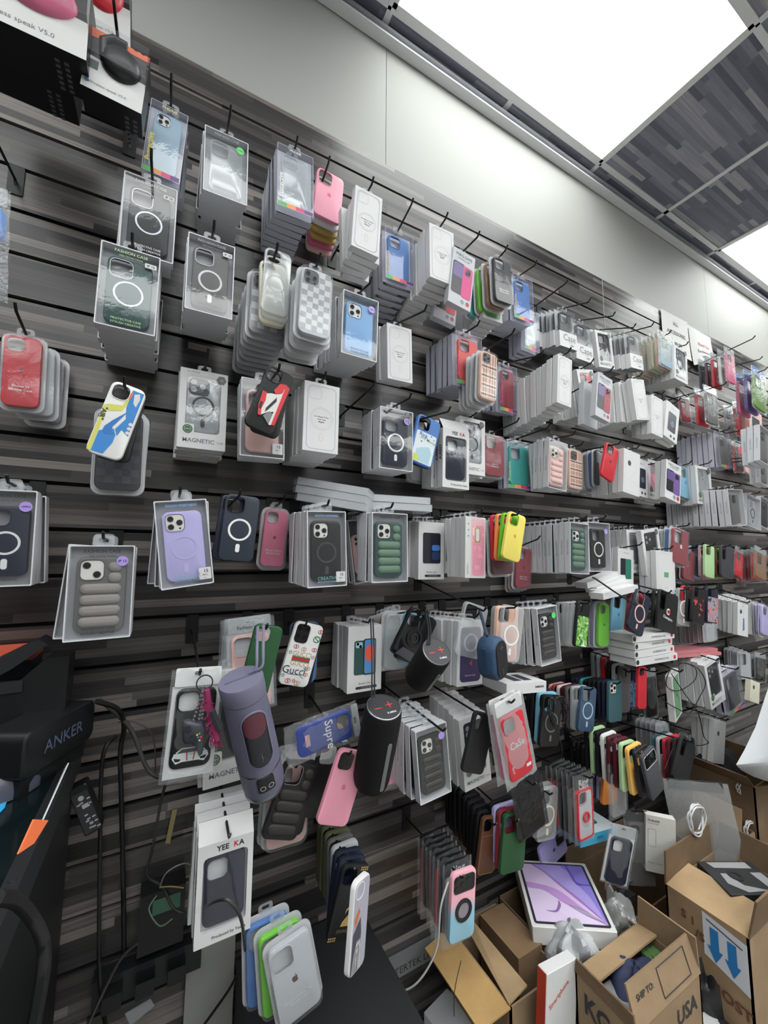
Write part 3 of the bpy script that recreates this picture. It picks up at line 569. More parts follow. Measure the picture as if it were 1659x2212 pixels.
@memo
def bare(w=.076, h=.152, color='pink', logo='', words='', style='plain', cam='sq', art='', ringc='white', frame='', rough=.45, lite=False, lens='', t=.0105):
    nm, me, lb, subs = case_spec(w, h, color, style, cam, lens, ringc, frame, logo=logo, words=words, art=art, rough=rough, lite=bool(lite))
    return [('shell', me, None, [])]+[(a, b, c, []) for a, b, c in subs]
@memo
def polybag(w=.1, h=.2, color='red', header=.03, hcol='', words='', art='', style='plain', cam='sq', lite=False, cw=0, seed=0, bag=(235, 238, 242), logo='', card='', ringc='white', rough=.45):
    rnd = random.Random(seed*31+len(str(color))); mb = MB(); nx, nz = 7, 12; fil = BAG if bag == (235, 238, 242) else film(bag, haze=.25, gloss=.06, rough=.14, bump=.5)
    for sgn in (-1, 1):
        g = []
        for j in range(nz+1):
            row = []
            for i in range(nx+1):
                u, v = i/nx, j/nz; e = math.sin(PI*u)**.6*math.sin(PI*min(1, v*1.02+.02))**.5 if 0 < u < 1 else 0
                row.append((-w/2+w*u+rnd.uniform(-.001, .001), .0075+sgn*(.0082*e)+rnd.uniform(-.0012, .0012)*e, -h*v+(rnd.uniform(-.004, .004) if j in (0, nz) else 0)))
            g.append(row)
        k = mb.mi(fil); b0 = len(mb.v)
        for r_ in g: mb.v += r_
        for j in range(nz):
            for i in range(nx): mb.f.append((b0+j*(nx+1)+i, b0+j*(nx+1)+i+1, b0+(j+1)*(nx+1)+i+1, b0+(j+1)*(nx+1)+i)); mb.m.append(k)
    out = [('bag', mb.mesh('bag', 60), None, [])]
    hm = tint(hcol) if hcol else MILK; q = MB(); q.ring(rr(-w*.42, w*.42, -header, .004, .003), rr(-.008, .008, -.010, -.003, .003), .0062, .0078, hm)
    if words:
        for i, s in enumerate(words.split('|')): q.text(s, 0, -header*.62-i*.010, .013, .0058, WHITE if hcol in ('black', 'darkgrey') else INK, fit=w*.5, bold=.02)
    out.append(('header', q.mesh('header'), None, []))
    if card: k = MB(); k.box(-w*.45, w*.45, .0095, .0102, -h*.97, -header, tint(card)); out.append(('card', k.mesh('card'), None, []))
    c = cw or w*.74; ch = min(c*2.0, h-header-.012)
    out.append(case_spec(round(c, 3), round(ch, 3), color, style, cam, '', ringc, y=.002, z=round(-header-.004, 3), art=art, lite=bool(lite), logo=logo))
    return out
@memo
def sleeve_box(w=.09, h=.185, t=.022, color='black', lite=False):
    mb = MB(); hs = h*.40; mb.box(-w/2-.0006, w/2+.0006, -.0006, t+.0006, -h, -h+hs, WHITE)
    if not lite or lite == 'spine': mb.text('Case', w*.06, -h+hs*.66, .032, -.001, GREYINK, fit=w*.72); mb.text('TPU CASE', w*.12, -h+hs*.36, .006, -.001, GREYINK); 
    for i in range(3): mb.flat(rr(w*.1+i*.008, w*.1+.006+i*.008, -h+hs*.16, -h+hs*.24, .001), -.001, GREYINK)
    ed = film((226, 228, 232), haze=.06, gloss=.04); p = MB(); o = rr(-w/2, w/2, -h, 0, .002, 2); f = lambda y: [(x, y, z) for x, z in o]; p.loops([f(0), f(t)], ed, True, False); p.face(f(t), mat((196, 198, 202), .5))
    return [('sleeve', mb.mesh('sleeve'), None, []), ('clear_box', p.mesh('clear_box'), None, []), case_spec(round(w*.78, 3), round(h*.86, 3), color, 'plain', 'sq', '', y=.004, z=round(-h*.08, 3), lite=bool(lite), rough=.3), ('hang_tab', tab_mesh(round(t*.5, 4)), None, [])]
# ------------------------------------------------------------------ hanging stacks
GZ0, GS = CZ+1.13273*D, .0907099*D            # first groove height, groove spacing
def groove(k): return GZ0-GS*k
KINDS = {  # maker, object name, category, height, spacing, group, noun for the ones behind, hang point (x, z)
 'W': (window_box, 'boxed_phone_case', 'phone case', .175, .0245, 'clear-fronted case boxes on the pegs', 'clear-fronted case box', (0, .0131)),
 'PW': (clear_box, 'clear_boxed_phone_case', 'phone case', .18, .0245, 'rainbow-printed clear case boxes on the pegs', 'rainbow-edged clear case box', (0, .0131)),
 'C': (carton, 'phone_case_carton', 'phone case box', .175, .0245, 'paper phone case cartons on the pegs', 'white case carton', (0, .0103)),
 'M': (magnetic, 'windowed_case_carton', 'phone case box', .19, .0245, 'white windowed case cartons on the pegs', 'white windowed carton', (0, .0103)),
 'Y': (yeeka, 'header_case_carton', 'phone case box', .215, .026, 'white header cartons on the pegs', 'white header carton', (0, -.012)),
 'K': (blister, 'blister_packed_phone_case', 'phone case', .168, .0225, 'blister-packed cases on the pegs', 'blister-packed case', (0, .0088)),
 'B': (bare, 'phone_case', 'phone case', .152, .0130, 'unpacked phone cases on the pegs', 'unpacked phone case', None),
 'P': (polybag, 'bagged_phone_case', 'phone case', .2, .0205, 'bagged phone cases on the pegs', 'plastic-bagged case', (0, -.0058)),
 'E': (sleeve_box, 'sleeved_case_box', 'phone case', .185, .0245, 'half-sleeved clear case boxes on the pegs', 'white-sleeved clear case box', (0, .0131)),
}
ORD = ['first', 'second', 'third', 'fourth', 'fifth', 'sixth', 'seventh', 'eighth', 'ninth', 'tenth', 'eleventh', 'twelfth', 'thirteenth', 'fourteenth', 'fifteenth']
REPORT = []; HOOKS = []
rng = random.Random(11)
def peg(x, d, zh, ext, short, zp=None, upturn=.012):
    """slatwall peg: plate hung from the nearest groove, prong reaching out into the room with an upturned tip"""
    k = min(range(0, 26), key=lambda q: abs(groove(q)-.035-zh)); z0 = groove(k)-.035 if zp is None else zp
    o = thing('peg_hook', 'black metal peg carrying '+short if short.startswith('the ') else 'black metal peg '+short, 'peg', (x, 0, z0), group='black slatwall pegs')
    a = MB(); a.loops([[(u, y, w) for u, w in rr(-.0145, .0145, -.034, .036, .003, 2)] for y in (-.0035, -.0008)], BLACKMETAL, True, True); a.box(-.012, .012, -.001, .008, .028, .033, BLACKMETAL)
    link('plate', a.mesh('plate'), o)
    dz = zh-z0; s = dz/max(d, .02)
    pts = [(0, -.002, -.012), (0, -.006, 0), (0, -d, dz), (0, -d-ext, dz+s*ext), (0, -d-ext-.006, dz+s*ext+upturn*.45), (0, -d-ext-.012, dz+s*ext+upturn)]
    b = MB(); b.tube(pts, .0028, BLACKMETAL, 8); link('prong', b.mesh('prong', 60), o)
    return o
def S(kind, T, B, N, short, label, opts=None, rest=None, wp=None, tip=None, yaw=0.0, d=None, t=None, h=None, hook=True, ext=.018, jit=1.0, ropts=None, start=1, pitch=0.0, cat=None, dx=0.0):
    fn, nm, ct, hn, ts, grp, noun, hang = KINDS[kind]; opts = dict(opts or {}); h = h or hn; t = t or ts
    a, b = P(*T, 0), P(*B, 0); k = (a-b).length/D
    dd = D-h/k if d is None else d
    lo, hi = min(.33, .012+t*min(N, 3)), .36
    need = .022+t*(N-1)*.95; dsc = D-.86*h/k
    dc = max(lo, min(hi, max(dd, min(need, dsc)))) if d is None else d
    A, Bp = P(*T, dc), P(*B, dc); L = (A-Bp).length; sc = L/h
    n = max(1, min(N, 1+int((dc-.022)/(t*max(.8, min(1.1, sc))))))
    roll = math.atan2(-(Bp.x-A.x), -(Bp.z-A.z))
    if wp:
        w = (P(T[0]+wp/2, T[1], dc).x-P(T[0]-wp/2, T[1], dc).x)/sc/max(.3, math.cos(yaw)); opts['w'] = round(w*250)/250
    if 'h' not in opts: opts['h'] = h
    REPORT.append((short, round(dd, 3), round(dc, 3), round(sc, 2), opts.get('w'), n, N))
    w_ = opts.get('w') or {'B': .076}.get(kind, .095)
    if hang is None: hl = (-w_/2+.0235, -.0082)
    else: hl = hang
    Rm = Matrix.Rotation(yaw, 4, 'Z') @ Matrix.Rotation(roll, 4, 'Y') @ Matrix.Rotation(pitch, 4, 'X')
    hp = Rm @ Vector((hl[0]*sc, 0, hl[1]*sc)); H = A+hp
    kk = min(range(0, 26), key=lambda q: abs(groove(q)-.035-H.z)); z0 = groove(kk)-.035; slope = (H.z-z0)/max(dc, .02)
    if tip:
        best = None
        for i in range(60):
            e = .004+i*.004; q = proj((H.x, -dc-e-.012, H.z+slope*e+.012)); v = (q[0]-tip[0])**2+(q[1]-tip[1])**2
            if best is None or v < best[0]: best = (v, e)
        ext = best[1]
    if hook: peg(H.x, dc, H.z, ext, 'the '+short)
    root = thing(nm, label, cat or ct, A, (pitch, roll, yaw), grp, sc); grow(root, fn(**opts))
    lite = dict(opts); lite['lite'] = 'spine' if kind in 'WE' else True
    for k_ in ('logo', 'words', 'art', 'lens', 'stick', 'ink'): lite.pop(k_, None)
    if kind in ('B', 'K', 'P'): lite.update({x: y for x, y in (('style', 'plain'),) if lite.get('style') == 'finger'})
    lite.update(ropts or {})
    for i in range(1, n):
        o = dict(lite); c = None
        if rest: c = rest[(i-1) % len(rest)]; o['color' if kind != 'C' else 'col'] = c
        jx, jr, jz = rng.uniform(-.004, .004)*jit, rng.uniform(-.035, .035)*jit, 0.0
        y = i*t*sc
        cn = ((cname(c) if c else '')+' ') if kind in ('B', 'K', 'P') and c else ''
        lb = '%s %s%s behind the %s' % (ORD[i+start-1], cn, noun, short)
        r_ = thing(nm, lb, cat or ct, (A.x+jx+dx*i, A.y+y, A.z-slope*y+jz), (pitch, roll*max(0, 1-.35*i)+jr, yaw*.5), grp, sc); grow(r_, fn(**o))
    return root
# ---- row on the first groove, left to right
S('PW', (368, 231), (347, 381), 4, 'pale blue rainbow-edged box', 'clear hanging box with pale blue clear phone case, gold sideways lettering, top left of wall', dict(color='ice', ink='yellow', lens='3'), ['purple', 'purple', 'ice'], 84, (371, 158))
S('W', (491, 290), (487, 427), 9, 'green-dotted glossy silver box', 'glossy silver clear-fronted case box with round green sticker on thick stack', dict(color='clear', style='plain', stick='gP11PRO', title='FASHION CASE', sub='', inner='silver', ink='grey'), None, 97, (500, 227))
S('PW', (639, 324), (639, 456), 9, 'glossy clear box beside pink case', 'glossy clear hanging box with rainbow base strip, left of the hanging pink case', dict(color='clear'), None, 78, (642, 298))
S('B', (716, 374), (706, 472), 7, 'top-row pink case', 'plain pink case with fruit logo hanging by its camera opening from top row', dict(color='pink', logo='rose'), ['white', 'gold', 'gold', 'rose', 'blush', 'wine'], 57, (726, 342), t=.021)
S('C', (798, 414), (789, 543), 5, 'white carton right of pink case', 'white carton with phone outline and ring, tilted, right of the top-row pink case', dict(), None, 60, (806, 382), jit=2.5)
S('PW', (863, 500), (864, 610), 7, 'bright blue clear box', 'clear hanging box with bright blue case between two white carton stacks', dict(color='blue', ink='gold'), None, 61, (903, 432), ropts=dict(color='white'))
S('C', (954, 492), (956, 608), 8, 'top-row carton beside magenta print', 'white outlined carton in front of a deep stack, left of the magenta phone print', dict(), None, 52, (973, 461))
S('C', (1004, 545), (992, 662), 2, 'magenta phone print carton', 'pale grey carton printed with a dark phone and a magenta phone', dict(pic='magsafe', col='magenta', body='silver', h=.19), None, 47, (1038, 500), h=.19, t=.085, ropts=dict(pic='magsafe', col='red', lite=False))
S('C', (1060, 588), (1065, 692), 6, 'green phone print carton', 'white carton with green phone picture behind lime and tan cases', dict(pic='green'), None, 40, hook=False)
S('K', (1086, 553), (1092, 657), 4, 'black blister-packed case on top row', 'black silicone case in clear blister pack in front of lime green one, top row', dict(color='black', words='iPhone 14 Plus|Silicone Case'), ['tan', 'lime', 'teal'], 43, (1102, 535), t=.03, dx=-.008)
S('PW', (1129, 598), (1133, 693), 7, 'top-row denim blue box', 'clear hanging box with denim blue case, right of the black blister pack', dict(color='blue', ink='gold'), None, 42, (1159, 562), ropts=dict(color='silver'))
S('PW', (1150, 672), (1150, 757), 4, 'half-empty peg box', 'clear rainbow-edged box hanging near the wall on a half-empty peg', dict(color='clear'), None, 30, (1228, 597), d=.12)
S('E', (1224, 670), (1229, 752), 6, 'first black sleeved box', 'clear box with black case and white lettered sleeve, left of a twin', dict(color='black'), None, 36, (1271, 619))
S('E', (1260, 697), (1264, 780), 5, 'second black sleeved box', 'glary clear box with black case and white lettered sleeve, right of its twin', dict(color='black'), None, 36, (1325, 646))
S('M', (1302, 716), (1312, 795), 5, 'top-row windowed carton with glare', 'white windowed carton with dark case and bright glare on the top row', dict(color='black', ringc='smoke'), None, 34, (1371, 668))
S('E', (1369, 720), (1377, 797), 7, 'grey sleeved box before milky bags', 'clear box with grey case and white sleeve, left of milky bags', dict(color='smoke'), None, 26, (1411, 690))
S('P', (1441, 720), (1443, 795), 9, 'dark blue case among milky bags', 'dark blue case in shiny clear bag in front of many milky bags', dict(color='ice', bag=(226, 226, 214), hcol='clear'), ['blush', 'cream', 'cream', 'clear'], 33, (1449, 709))
S('M', (1470, 752), (1472, 824), 8, 'glossy carton under the paper notices', 'white windowed carton with glossy front, hanging below the taped paper notice', dict(color='clear'), None, 27, (1485, 728))
S('P', (1578, 752), (1584, 830), 5, 'hot pink bagged case', 'hot pink case in clear bag right of the curled paper notice', dict(color='rose', hcol='clear'), ['white', 'red', 'maroon', 'navy'], 22, (1630, 719), t=.03)
S('P', (1643, 800), (1645, 888), 3, 'green bagged case at right edge', 'green padded case in clear bag at the upper right edge', dict(color=(104, 140, 66), hcol='blue'), ['purple', 'rose'], 30, None, t=.03, d=.30)
# ---- second row
S('W', (328, 390), (316, 553), 3, 'black silver-ring box', 'dark grey case with silver ring in clear-fronted box above the green one', dict(color='black', stick='box', frame='metal', ink='white', inner='grey'), ['black', 'lavender'], 117, (331, 320))
S('W', (285, 538), (270, 712), 9, 'deep green silver-ring box', 'deep green case with silver ring in clear-fronted box, front of thick stack', dict(color='darkgreen', stick='box', frame='metal', ink='mint'), None, 130, (290, 510))
S('W', (459, 517), (451, 678), 7, 'clear silver-ring box', 'clear glittering case with white ring in clear-fronted box, middle of second row', dict(color='smoke', stick='box', frame='metal', ringc='white', ink='grey'), ['clear', 'green', 'wine', 'black'], 104, (464, 476))
S('K', (583, 585), (577, 730), 8, 'mirror checkered blister behind clear cases', 'blister-packed checkered case hanging behind yellowed clear cases', dict(color='grey', art='checker', lens='d3'), None, 88, hook=False)
S('B', (603, 541), (592, 678), 3, 'yellowed clear case with ring', 'yellowed clear case with white ring hanging in front of blister packs', dict(color='clear', style='ring', ringc='clear'), ['clear', 'cream'], 60, (607, 528), t=.02)
S('K', (687, 575), (678, 730), 6, 'white and grey checkered blister', 'white and grey checkered case in clear blister pack beside yellowed clear case', dict(color='silver', art='checker', lens='d3'), ['grey', 'clear'], 80, (692, 566))
S('W', (781, 638), (776, 772), 9, 'sky blue boxed case', 'sky blue clear case in clear-fronted box with pale round sticker', dict(color='skyblue', style='plain', lens='3', stick='b15PRO', title='FASHION CASE', sub='', foot='PROTECTIVE CASE|STYLISH CREATIVE'), ['skyblue', 'clear', 'lavender'], 77, (805, 600))
S('C', (863, 704), (865, 823), 3, 'lone outlined carton below blue box', 'white outlined carton at the front of a short stack, second row middle', dict(), None, 54, (917, 646))
S('PW', (1013, 722), (1015, 833), 8, 'salmon red rainbow-edged box', 'clear hanging box with salmon red case and purple sideways lettering', dict(color='coral', ink='magenta', lens=''), ['lightblue', 'lavender', 'clear', 'wine'], 55, (1037, 692))
S('K', (1059, 756), (1056, 868), 5, 'plaid case right of salmon box', 'tan plaid case in blister pack right of the salmon red box', dict(color='peach', art='plaid', lens='d3'), ['grey', 'clear'], 42, (1112, 711))
S('PW', (1098, 790), (1099, 890), 4, 'rose rainbow-edged box with glare', 'clear hanging box with rose red case and white glare at its top', dict(color='wine', ink='magenta'), ['rose', 'lavender'], 37, (1171, 738))
S('C', (1221, 771), (1219, 875), 12, 'outlined carton of longest white stack', 'white outlined carton at the front of a very deep white stack, second row', dict(), None, 30, (1236, 752))
S('M', (1263, 798), (1280, 896), 5, 'red case carton with green base', 'white windowed carton with red case and green base strip, tilted', dict(color='red', ringc='grey', green=False, word='CASE FOR'), ['teal', 'white'], 36, (1285, 778))
S('C', (1308, 812), (1302, 905), 2, 'dark red phone print carton', 'pale carton printed with dark phone and dark red phone, second row', dict(pic='magsafe', col='wine', body='silver'), None, 31, (1328, 794), t=.06)
S('C', (1377, 819), (1390, 907), 7, 'glaring outlined carton', 'white carton with ring outline and strong glare, fanned spines at its left', dict(pic='outline'), None, 28, (1388, 800), jit=2)
S('C', (1420, 858), (1420, 941), 4, 'plain outlined carton before phone print', 'white outlined carton just left of the dark phone print carton', dict(), None, 23)
S('C', (1455, 875), (1448, 950), 2, 'dark phone print carton', 'pale carton with one large dark phone picture, end of second white row', dict(pic='darkphone'), None, 27)
S('P', (1478, 851), (1486, 913), 1, 'single red bagged case', 'red case in clear bag hanging alone right of the dark phone print', dict(color='wine', hcol='clear'), None, 26, (1490, 849))
S('P', (1537, 836), (1543, 919), 2, 'smoky bagged case', 'smoky case in shiny clear bag in front of a red one', dict(color='smoke', hcol='clear'), ['red'], 30, (1570, 820), t=.04)
S('P', (1595, 868), (1607, 942), 2, 'red case in narrow bag', 'red case in narrow clear bag hanging in front of a clear one', dict(color='red', hcol='clear'), ['clear'], 24, (1634, 853), t=.045)
S('C', (1632, 888), (1634, 950), 2, 'dusty pink carton', 'grey carton with dusty pink front at the right end of its row', dict(pic='darkphone', body='blush'), None, 26)
S('W', (1653, 925), (1654, 1002), 3, 'grey box at right edge', 'grey clear-fronted box cut off by the right edge, upper half', dict(color='smoke', style='plain'), None, 22)
# ---- third row
S('K', (50, 717), (40, 884), 4, 'red blister pack at left', 'red silicone case in clear blister pack hanging at far left', dict(color='red', logo='wine', words='iPhone 15|Silicone Case'), ['silver', 'grey', 'black'], 102, (39, 649), t=.032, dx=.014)
S('P', (-14, 400), (-22, 640), 1, 'blue bag at left edge', 'blue case in crinkled clear bag cut off by the left edge', dict(color='blue', hcol='clear'), None, 70, hook=False)
S('K', (262, 880), (252, 1067), 2, 'black checkered blister pack', 'black checkered case in clear blister pack below the blue sneaker case', dict(color='black', art='darkchecker'), ['black'], 118, hook=False, d=.19)
S('B', (282, 833), (221, 985), 2, 'blue and white sneaker-pattern case', 'tilted white case with blue and yellow sneaker pattern hanging by camera opening', dict(color='white', art='sneaker'), ['black'], 78, (252, 818), t=.024, d=.27)
S('M', (443, 802), (435, 970), 5, 'clear ring case windowed carton', 'white windowed carton with clear ring case and green round sticker, left half', dict(color='clear', ringc='black', top='For iPhone'), None, 105, (452, 753))
S('W', (570, 822), (567, 988), 3, 'mauve box behind sneaker relief case', 'clear-fronted box with mauve case hanging behind the black sneaker relief case', dict(color='blush', style='plain', stick='box2', title='', sub='', foot='', cam='sq'), None, 96, hook=False, d=.215)
S('B', (611, 800), (557, 928), 2, 'black sneaker relief case', 'tilted black case with red and white high-top sneaker relief', dict(color='black', art='shoe', rough=.6), ['black'], 62, (597, 780), t=.02)
S('C', (697, 829), (692, 977), 8, 'outlined carton right of sneaker relief', 'large white outlined carton in front of fanned stack, right of sneaker relief case', dict(), None, 77, (708, 806))
S('W', (858, 884), (856, 1015), 5, 'navy white-ring box', 'navy case with white ring in clear-fronted box with round sticker, third row', dict(color='navy', ringc='white', stick='b15', title='FASHION CASE', sub=''), None, 72, (888, 846))
S('P', (915, 925), (911, 1044), 2, 'white printed bag under cartoon case', 'white printed bag hanging behind and below the blue-rimmed printed case', dict(color='clear', hcol='clear', bag=(214, 214, 216), card='silver'), None, 60, hook=False)
S('B', (930, 903), (908, 1003), 2, 'blue-rimmed printed case', 'tilted blue-rimmed case with white star-printed back', dict(color='blue', art='stars'), ['black'], 50, (970, 863), t=.02)
S('Y', (986, 905), (985, 1055), 4, 'white header carton behind windowed carton', 'white carton with sideways brand lettering behind the clear ring windowed carton', dict(color='navy'), None, 55, hook=False, d=.17)
S('M', (1021, 904), (1021, 1025), 3, 'middle windowed carton with clear ring case', 'white windowed carton with clear ring case, left of dark pink blister pack', dict(color='clear', ringc='black'), None, 54, (1038, 882))
S('K', (1070, 937), (1071, 1032), 5, 'dark pink blister pack', 'dark pink case with fruit logo in blister pack right of the windowed carton', dict(color='wine', logo='maroon', words='iPhone 14|Silicone Case'), ['clear', 'grey'], 46, (1122, 902))
S('PW', (1123, 953), (1126, 1056), 2, 'teal rainbow-edged box', 'clear hanging box with turquoise case and green sideways lettering', dict(color='teal', ink='mint'), None, 54, (1187, 913))
S('W', (1207, 953), (1204, 1057), 4, 'pink quilted box', 'blush pink quilted case in clear-fronted box right of the turquoise one', dict(color='blush', style='puffer', lens='3', title='', sub='', foot='STYLISH CREATIVE'), None, 39, (1245, 930))
S('K', (1246, 968), (1246, 1060), 3, 'plaid case right of pink quilted box', 'tan plaid case in blister pack right of the pink quilted box', dict(color='peach', art='plaid', lens='d3'), ['silver'], 33)
S('K', (1306, 971), (1307, 1054), 7, 'dark brown blister pack behind red case', 'dark brown case in blister pack partly hidden by tilted red case', dict(color='black', cam='tall'), ['blue', 'silver', 'white', 'white'], 37, hook=False)
S('B', (1325, 963), (1312, 1034), 1, 'tilted bright red case', 'bright red case with fruit logo, tilted, hanging before brown blister pack', dict(color='red', logo='maroon'), None, 26, (1343, 951), d=.235)
S('C', (1366, 975), (1364, 1068), 6, 'hexagon badge carton', 'white carton with dark hexagon badge and thin line drawing', dict(pic='badge'), None, 34)
S('C', (1387, 992), (1387, 1073), 2, 'grey phone carton behind badge carton', 'narrow white carton with grey phone picture right of the badge carton', dict(pic='darkphone'), None, 26)
S('M', (1416, 996), (1418, 1080), 3, 'pink windowed carton', 'white windowed carton with pale pink case and green sticker, third row', dict(color='pink', ringc='rose'), ['white'], 33, (1424, 967))
S('C', (1456, 1000), (1453, 1081), 2, 'purple phone print carton', 'pale carton printed with dark phone and purple grey phone, third row', dict(pic='magsafe', col='purple'), None, 32, (1464, 977))
S('K', (1482, 1007), (1483, 1079), 3, 'blue blister pack between cartons', 'blue case in blister pack between purple print carton and windowed carton', dict(color='lightblue', logo='blue'), ['red', 'silver'], 25, (1490, 982))
S('M', (1518, 1008), (1524, 1090), 3, 'last windowed carton of third row', 'white windowed carton with clear case, right end of the third row of cartons', dict(color='clear', ringc='clear'), None, 33, (1540, 1000))
S('PW', (1563, 936), (1570, 1010), 9, 'grey clear box of tabbed row', 'clear hanging box with grey case, front of a row with purple and red', dict(color='smoke', title='', word=''), ['clear', 'clear', 'wine', 'purple', 'clear'], 24)
S('P', (1592, 953), (1600, 1022), 2, 'red and black bagged case', 'red case in clear bag right of the grey clear box', dict(color='red', hcol='clear', art='redblack'), ['black'], 24)
S('P', (1620, 964), (1620, 1026), 2, 'pink ring bagged case', 'clear pink case with ring in bag near right edge', dict(color='blush', hcol='clear', style='ring', ringc='rose'), ['wine'], 22)
S('W', (1652, 1000), (1653, 1048), 2, 'small grey box at right edge', 'small grey clear-fronted box below another at the right edge', dict(color='smoke', style='plain'), None, 18, h=.12)
S('W', (1588, 1057), (1597, 1136), 12, 'dark case of long grey row', 'clear-fronted box with dark case, front of a long grey row at right', dict(color='smoke', style='plain', title='', sub='', foot=''), None, 32)
S('W', (1628, 1072), (1629, 1140), 2, 'grey box with dark ring case', 'pale box with dark-ringed clear case, near right edge above pink row', dict(color='clear', ringc='black', title='', sub='', foot=''), None, 29)
S('W', (1655, 1078), (1655, 1142), 2, 'dark boxed case at right edge', 'clear-fronted box with dark case cut off by right edge, mid height', dict(color='black', style='plain'), None, 22)
# ---- fourth row
S('W', (18, 1058), (2, 1268), 4, 'navy white-ring box at left edge', 'navy case with white ring in clear-fronted box at the left edge, round holographic sticker', dict(color='navy', ringc='white', stick='p15PRO', inner='grey'), ['navy', 'navy', 'silver'], 135, (10, 1040), jit=2.2)
S('W', (223, 1178), (210, 1382), 3, 'smoky quilted box', 'smoky grey quilted case in clear-fronted box, lilac round sticker, alone at left', dict(color='smoke', style='puffer', lens='2', stick='pIP 15', inner='silver'), ['smoke', 'black'], 141, (225, 1150), jit=2.6)
S('W', (390, 1080), (407, 1267), 5, 'lavender boxed case', 'lavender case with printed ring in clear-fronted box, iridescent lettering', dict(color='lavender', style='ring', ringc='lavender', lens='3', stick='box2', title='GOOD PARTNERS', sub='', foot='CREATIVE|PROTECTIVE SHELL', ink='skyblue'), ['cream', 'lavender'], 113, (402, 1061), jit=1.6)
S('B', (527, 1070), (509, 1212), 4, 'navy white-ring case', 'unpacked navy case with white ring hanging between lavender box and pink blister', dict(color=(44, 52, 66), style='ring', ringc='white', frame='navy'), ['navy', 'navy', 'clear'], 74, (527, 1064), t=.017, jit=2)
S('K', (601, 1096), (586, 1230), 4, 'pink blister pack in middle', 'pink silicone case with fruit logo in blister pack beside navy ring case', dict(color='rose', logo='wine', words='iPhone 14 Plus|Silicone Case'), ['clear', 'grey'], 62, (622, 1076))
S('W', (706, 1104), (708, 1268), 6, 'black boxed case with green print', 'black ring case in clear-fronted box with iridescent green print, middle', dict(color='black', ringc='darkgrey', lens='3', stick='box2', title='GOOD PARTNERS', sub='', foot='CREATIVE|PROTECTIVE SHELL', ink='skyblue'), ['silver', 'grey', 'blush'], 85, (708, 1078))
S('W', (776, 1122), (792, 1258), 2, 'slanting blush box', 'slanting clear-fronted box with blush case half hidden by the green quilted box', dict(color='blush', style='plain', lens='3', title='FASHION', sub='', foot='', inner='darkgrey'), None, 52, d=.10)
S('W', (843, 1108), (843, 1258), 4, 'green quilted box in middle', 'green quilted case in clear-fronted box, middle of fourth row', dict(color='darkgreen', style='puffer', lens='3', title='FASHION CASE', sub=''), None, 78, (849, 1092))
S('C', (933, 1128), (932, 1252), 4, 'battery case carton', 'white carton printed with dark phone and blue lit screen, fourth row', dict(pic='phones', col='darkgrey'), None, 55)
S('C', (984, 1122), (982, 1239), 3, 'red phone print carton', 'white carton printed with purple phone and red phone, fourth row', dict(pic='magsafe', col='red'), None, 41)
S('C', (1028, 1117), (1027, 1249), 4, 'pink glitter carton', 'pale carton with pink glitter phone picture, left of colourful case fan', dict(pic='glitter'), None, 43)
S('K', (1085, 1124), (1090, 1247), 3, 'maroon blister pack', 'maroon case in clear blister pack hanging behind the yellow case', dict(color='maroon', cam='tall'), ['brown', 'black'], 52, hook=False)
S('B', (1120, 1110), (1104, 1210), 4, 'yellow case', 'yellow case with fruit logo in front of green, orange and red ones', dict(color='yellow', logo='gold'), ['lime', 'orange', 'red'], 36, (1124, 1106), t=.022, jit=.5, dx=-.004, d=.33)
S('K', (1135, 1180), (1131, 1275), 4, 'wine red blister pack', 'wine red case in blister pack just below and right of the yellow case', dict(color='wine', logo='maroon', words='iPhone 14 Pro|Silicone Case'), ['navy', 'red', 'clear'], 37, (1172, 1167))
S('W', (1252, 1130), (1253, 1240), 10, 'green quilted box with white spines', 'green quilted case in clear-fronted box beside a black white-ring box', dict(color='darkgreen', style='puffer', lens='3', title='', sub='', foot=''), None, 40)
S('W', (1294, 1129), (1298, 1235), 2, 'black white-ring box', 'black case with white ring in clear-fronted box right of green quilted one', dict(color='black', ringc='white', stick='b', title='', sub='', foot='STYLISH CREATIVE'), None, 46)
S('M', (1371, 1144), (1378, 1237), 6, 'clear windowed carton behind tilted one', 'white windowed carton with clear case, left of the tilted black windowed carton', dict(color='clear', ringc='clear'), None, 36)
S('M', (1403, 1143), (1416, 1239), 1, 'tilted black windowed carton', 'tilted white windowed carton with black case and green sticker', dict(color='black', ringc='black'), None, 37)
S('C', (1352, 1186), (1352, 1262), 3, 'green and dark phone print carton', 'white carton with dark phone and green phone, low beside windowed cartons', dict(pic='green_phone'), None, 34, (1387, 1172), d=.15)
S('C', (1437, 1191), (1440, 1282), 3, 'carton with small green label', 'large white outlined carton with small green label below tilted windowed carton', dict(pic='label'), ['purple'], 40, (1455, 1172))
S('K', (1474, 1141), (1472, 1223), 5, 'dark rose blister pack', 'dark rose case with white fruit logo in blister pack, right of white cartons', dict(color='wine', logo='white'), ['blue', 'silver', 'white', 'tan'], 35)
S('K', (1492, 1187), (1489, 1256), 3, 'low wine blister pack', 'wine red blister pack below the dark rose one', dict(color='wine'), ['wine', 'blush'], 26, d=.17)
S('B', (1514, 1180), (1511, 1245), 2, 'navy lettered case', 'navy case with white lettering in front of a lavender one', dict(color='navy', art='supre'), ['lavender'], 25, t=.02)
S('B', (1534, 1178), (1534, 1248), 2, 'pale green printed case', 'pale green clear case right of the navy lettered case', dict(color='mint'), ['clear'], 20, t=.02)
S('B', (1572, 1180), (1573, 1248), 5, 'dark grey case before brown', 'dark grey case in front of brown, green and coral ones', dict(color='darkgrey', cam='tall'), ['brown', 'lime', 'coral', 'coral'], 26, t=.022)
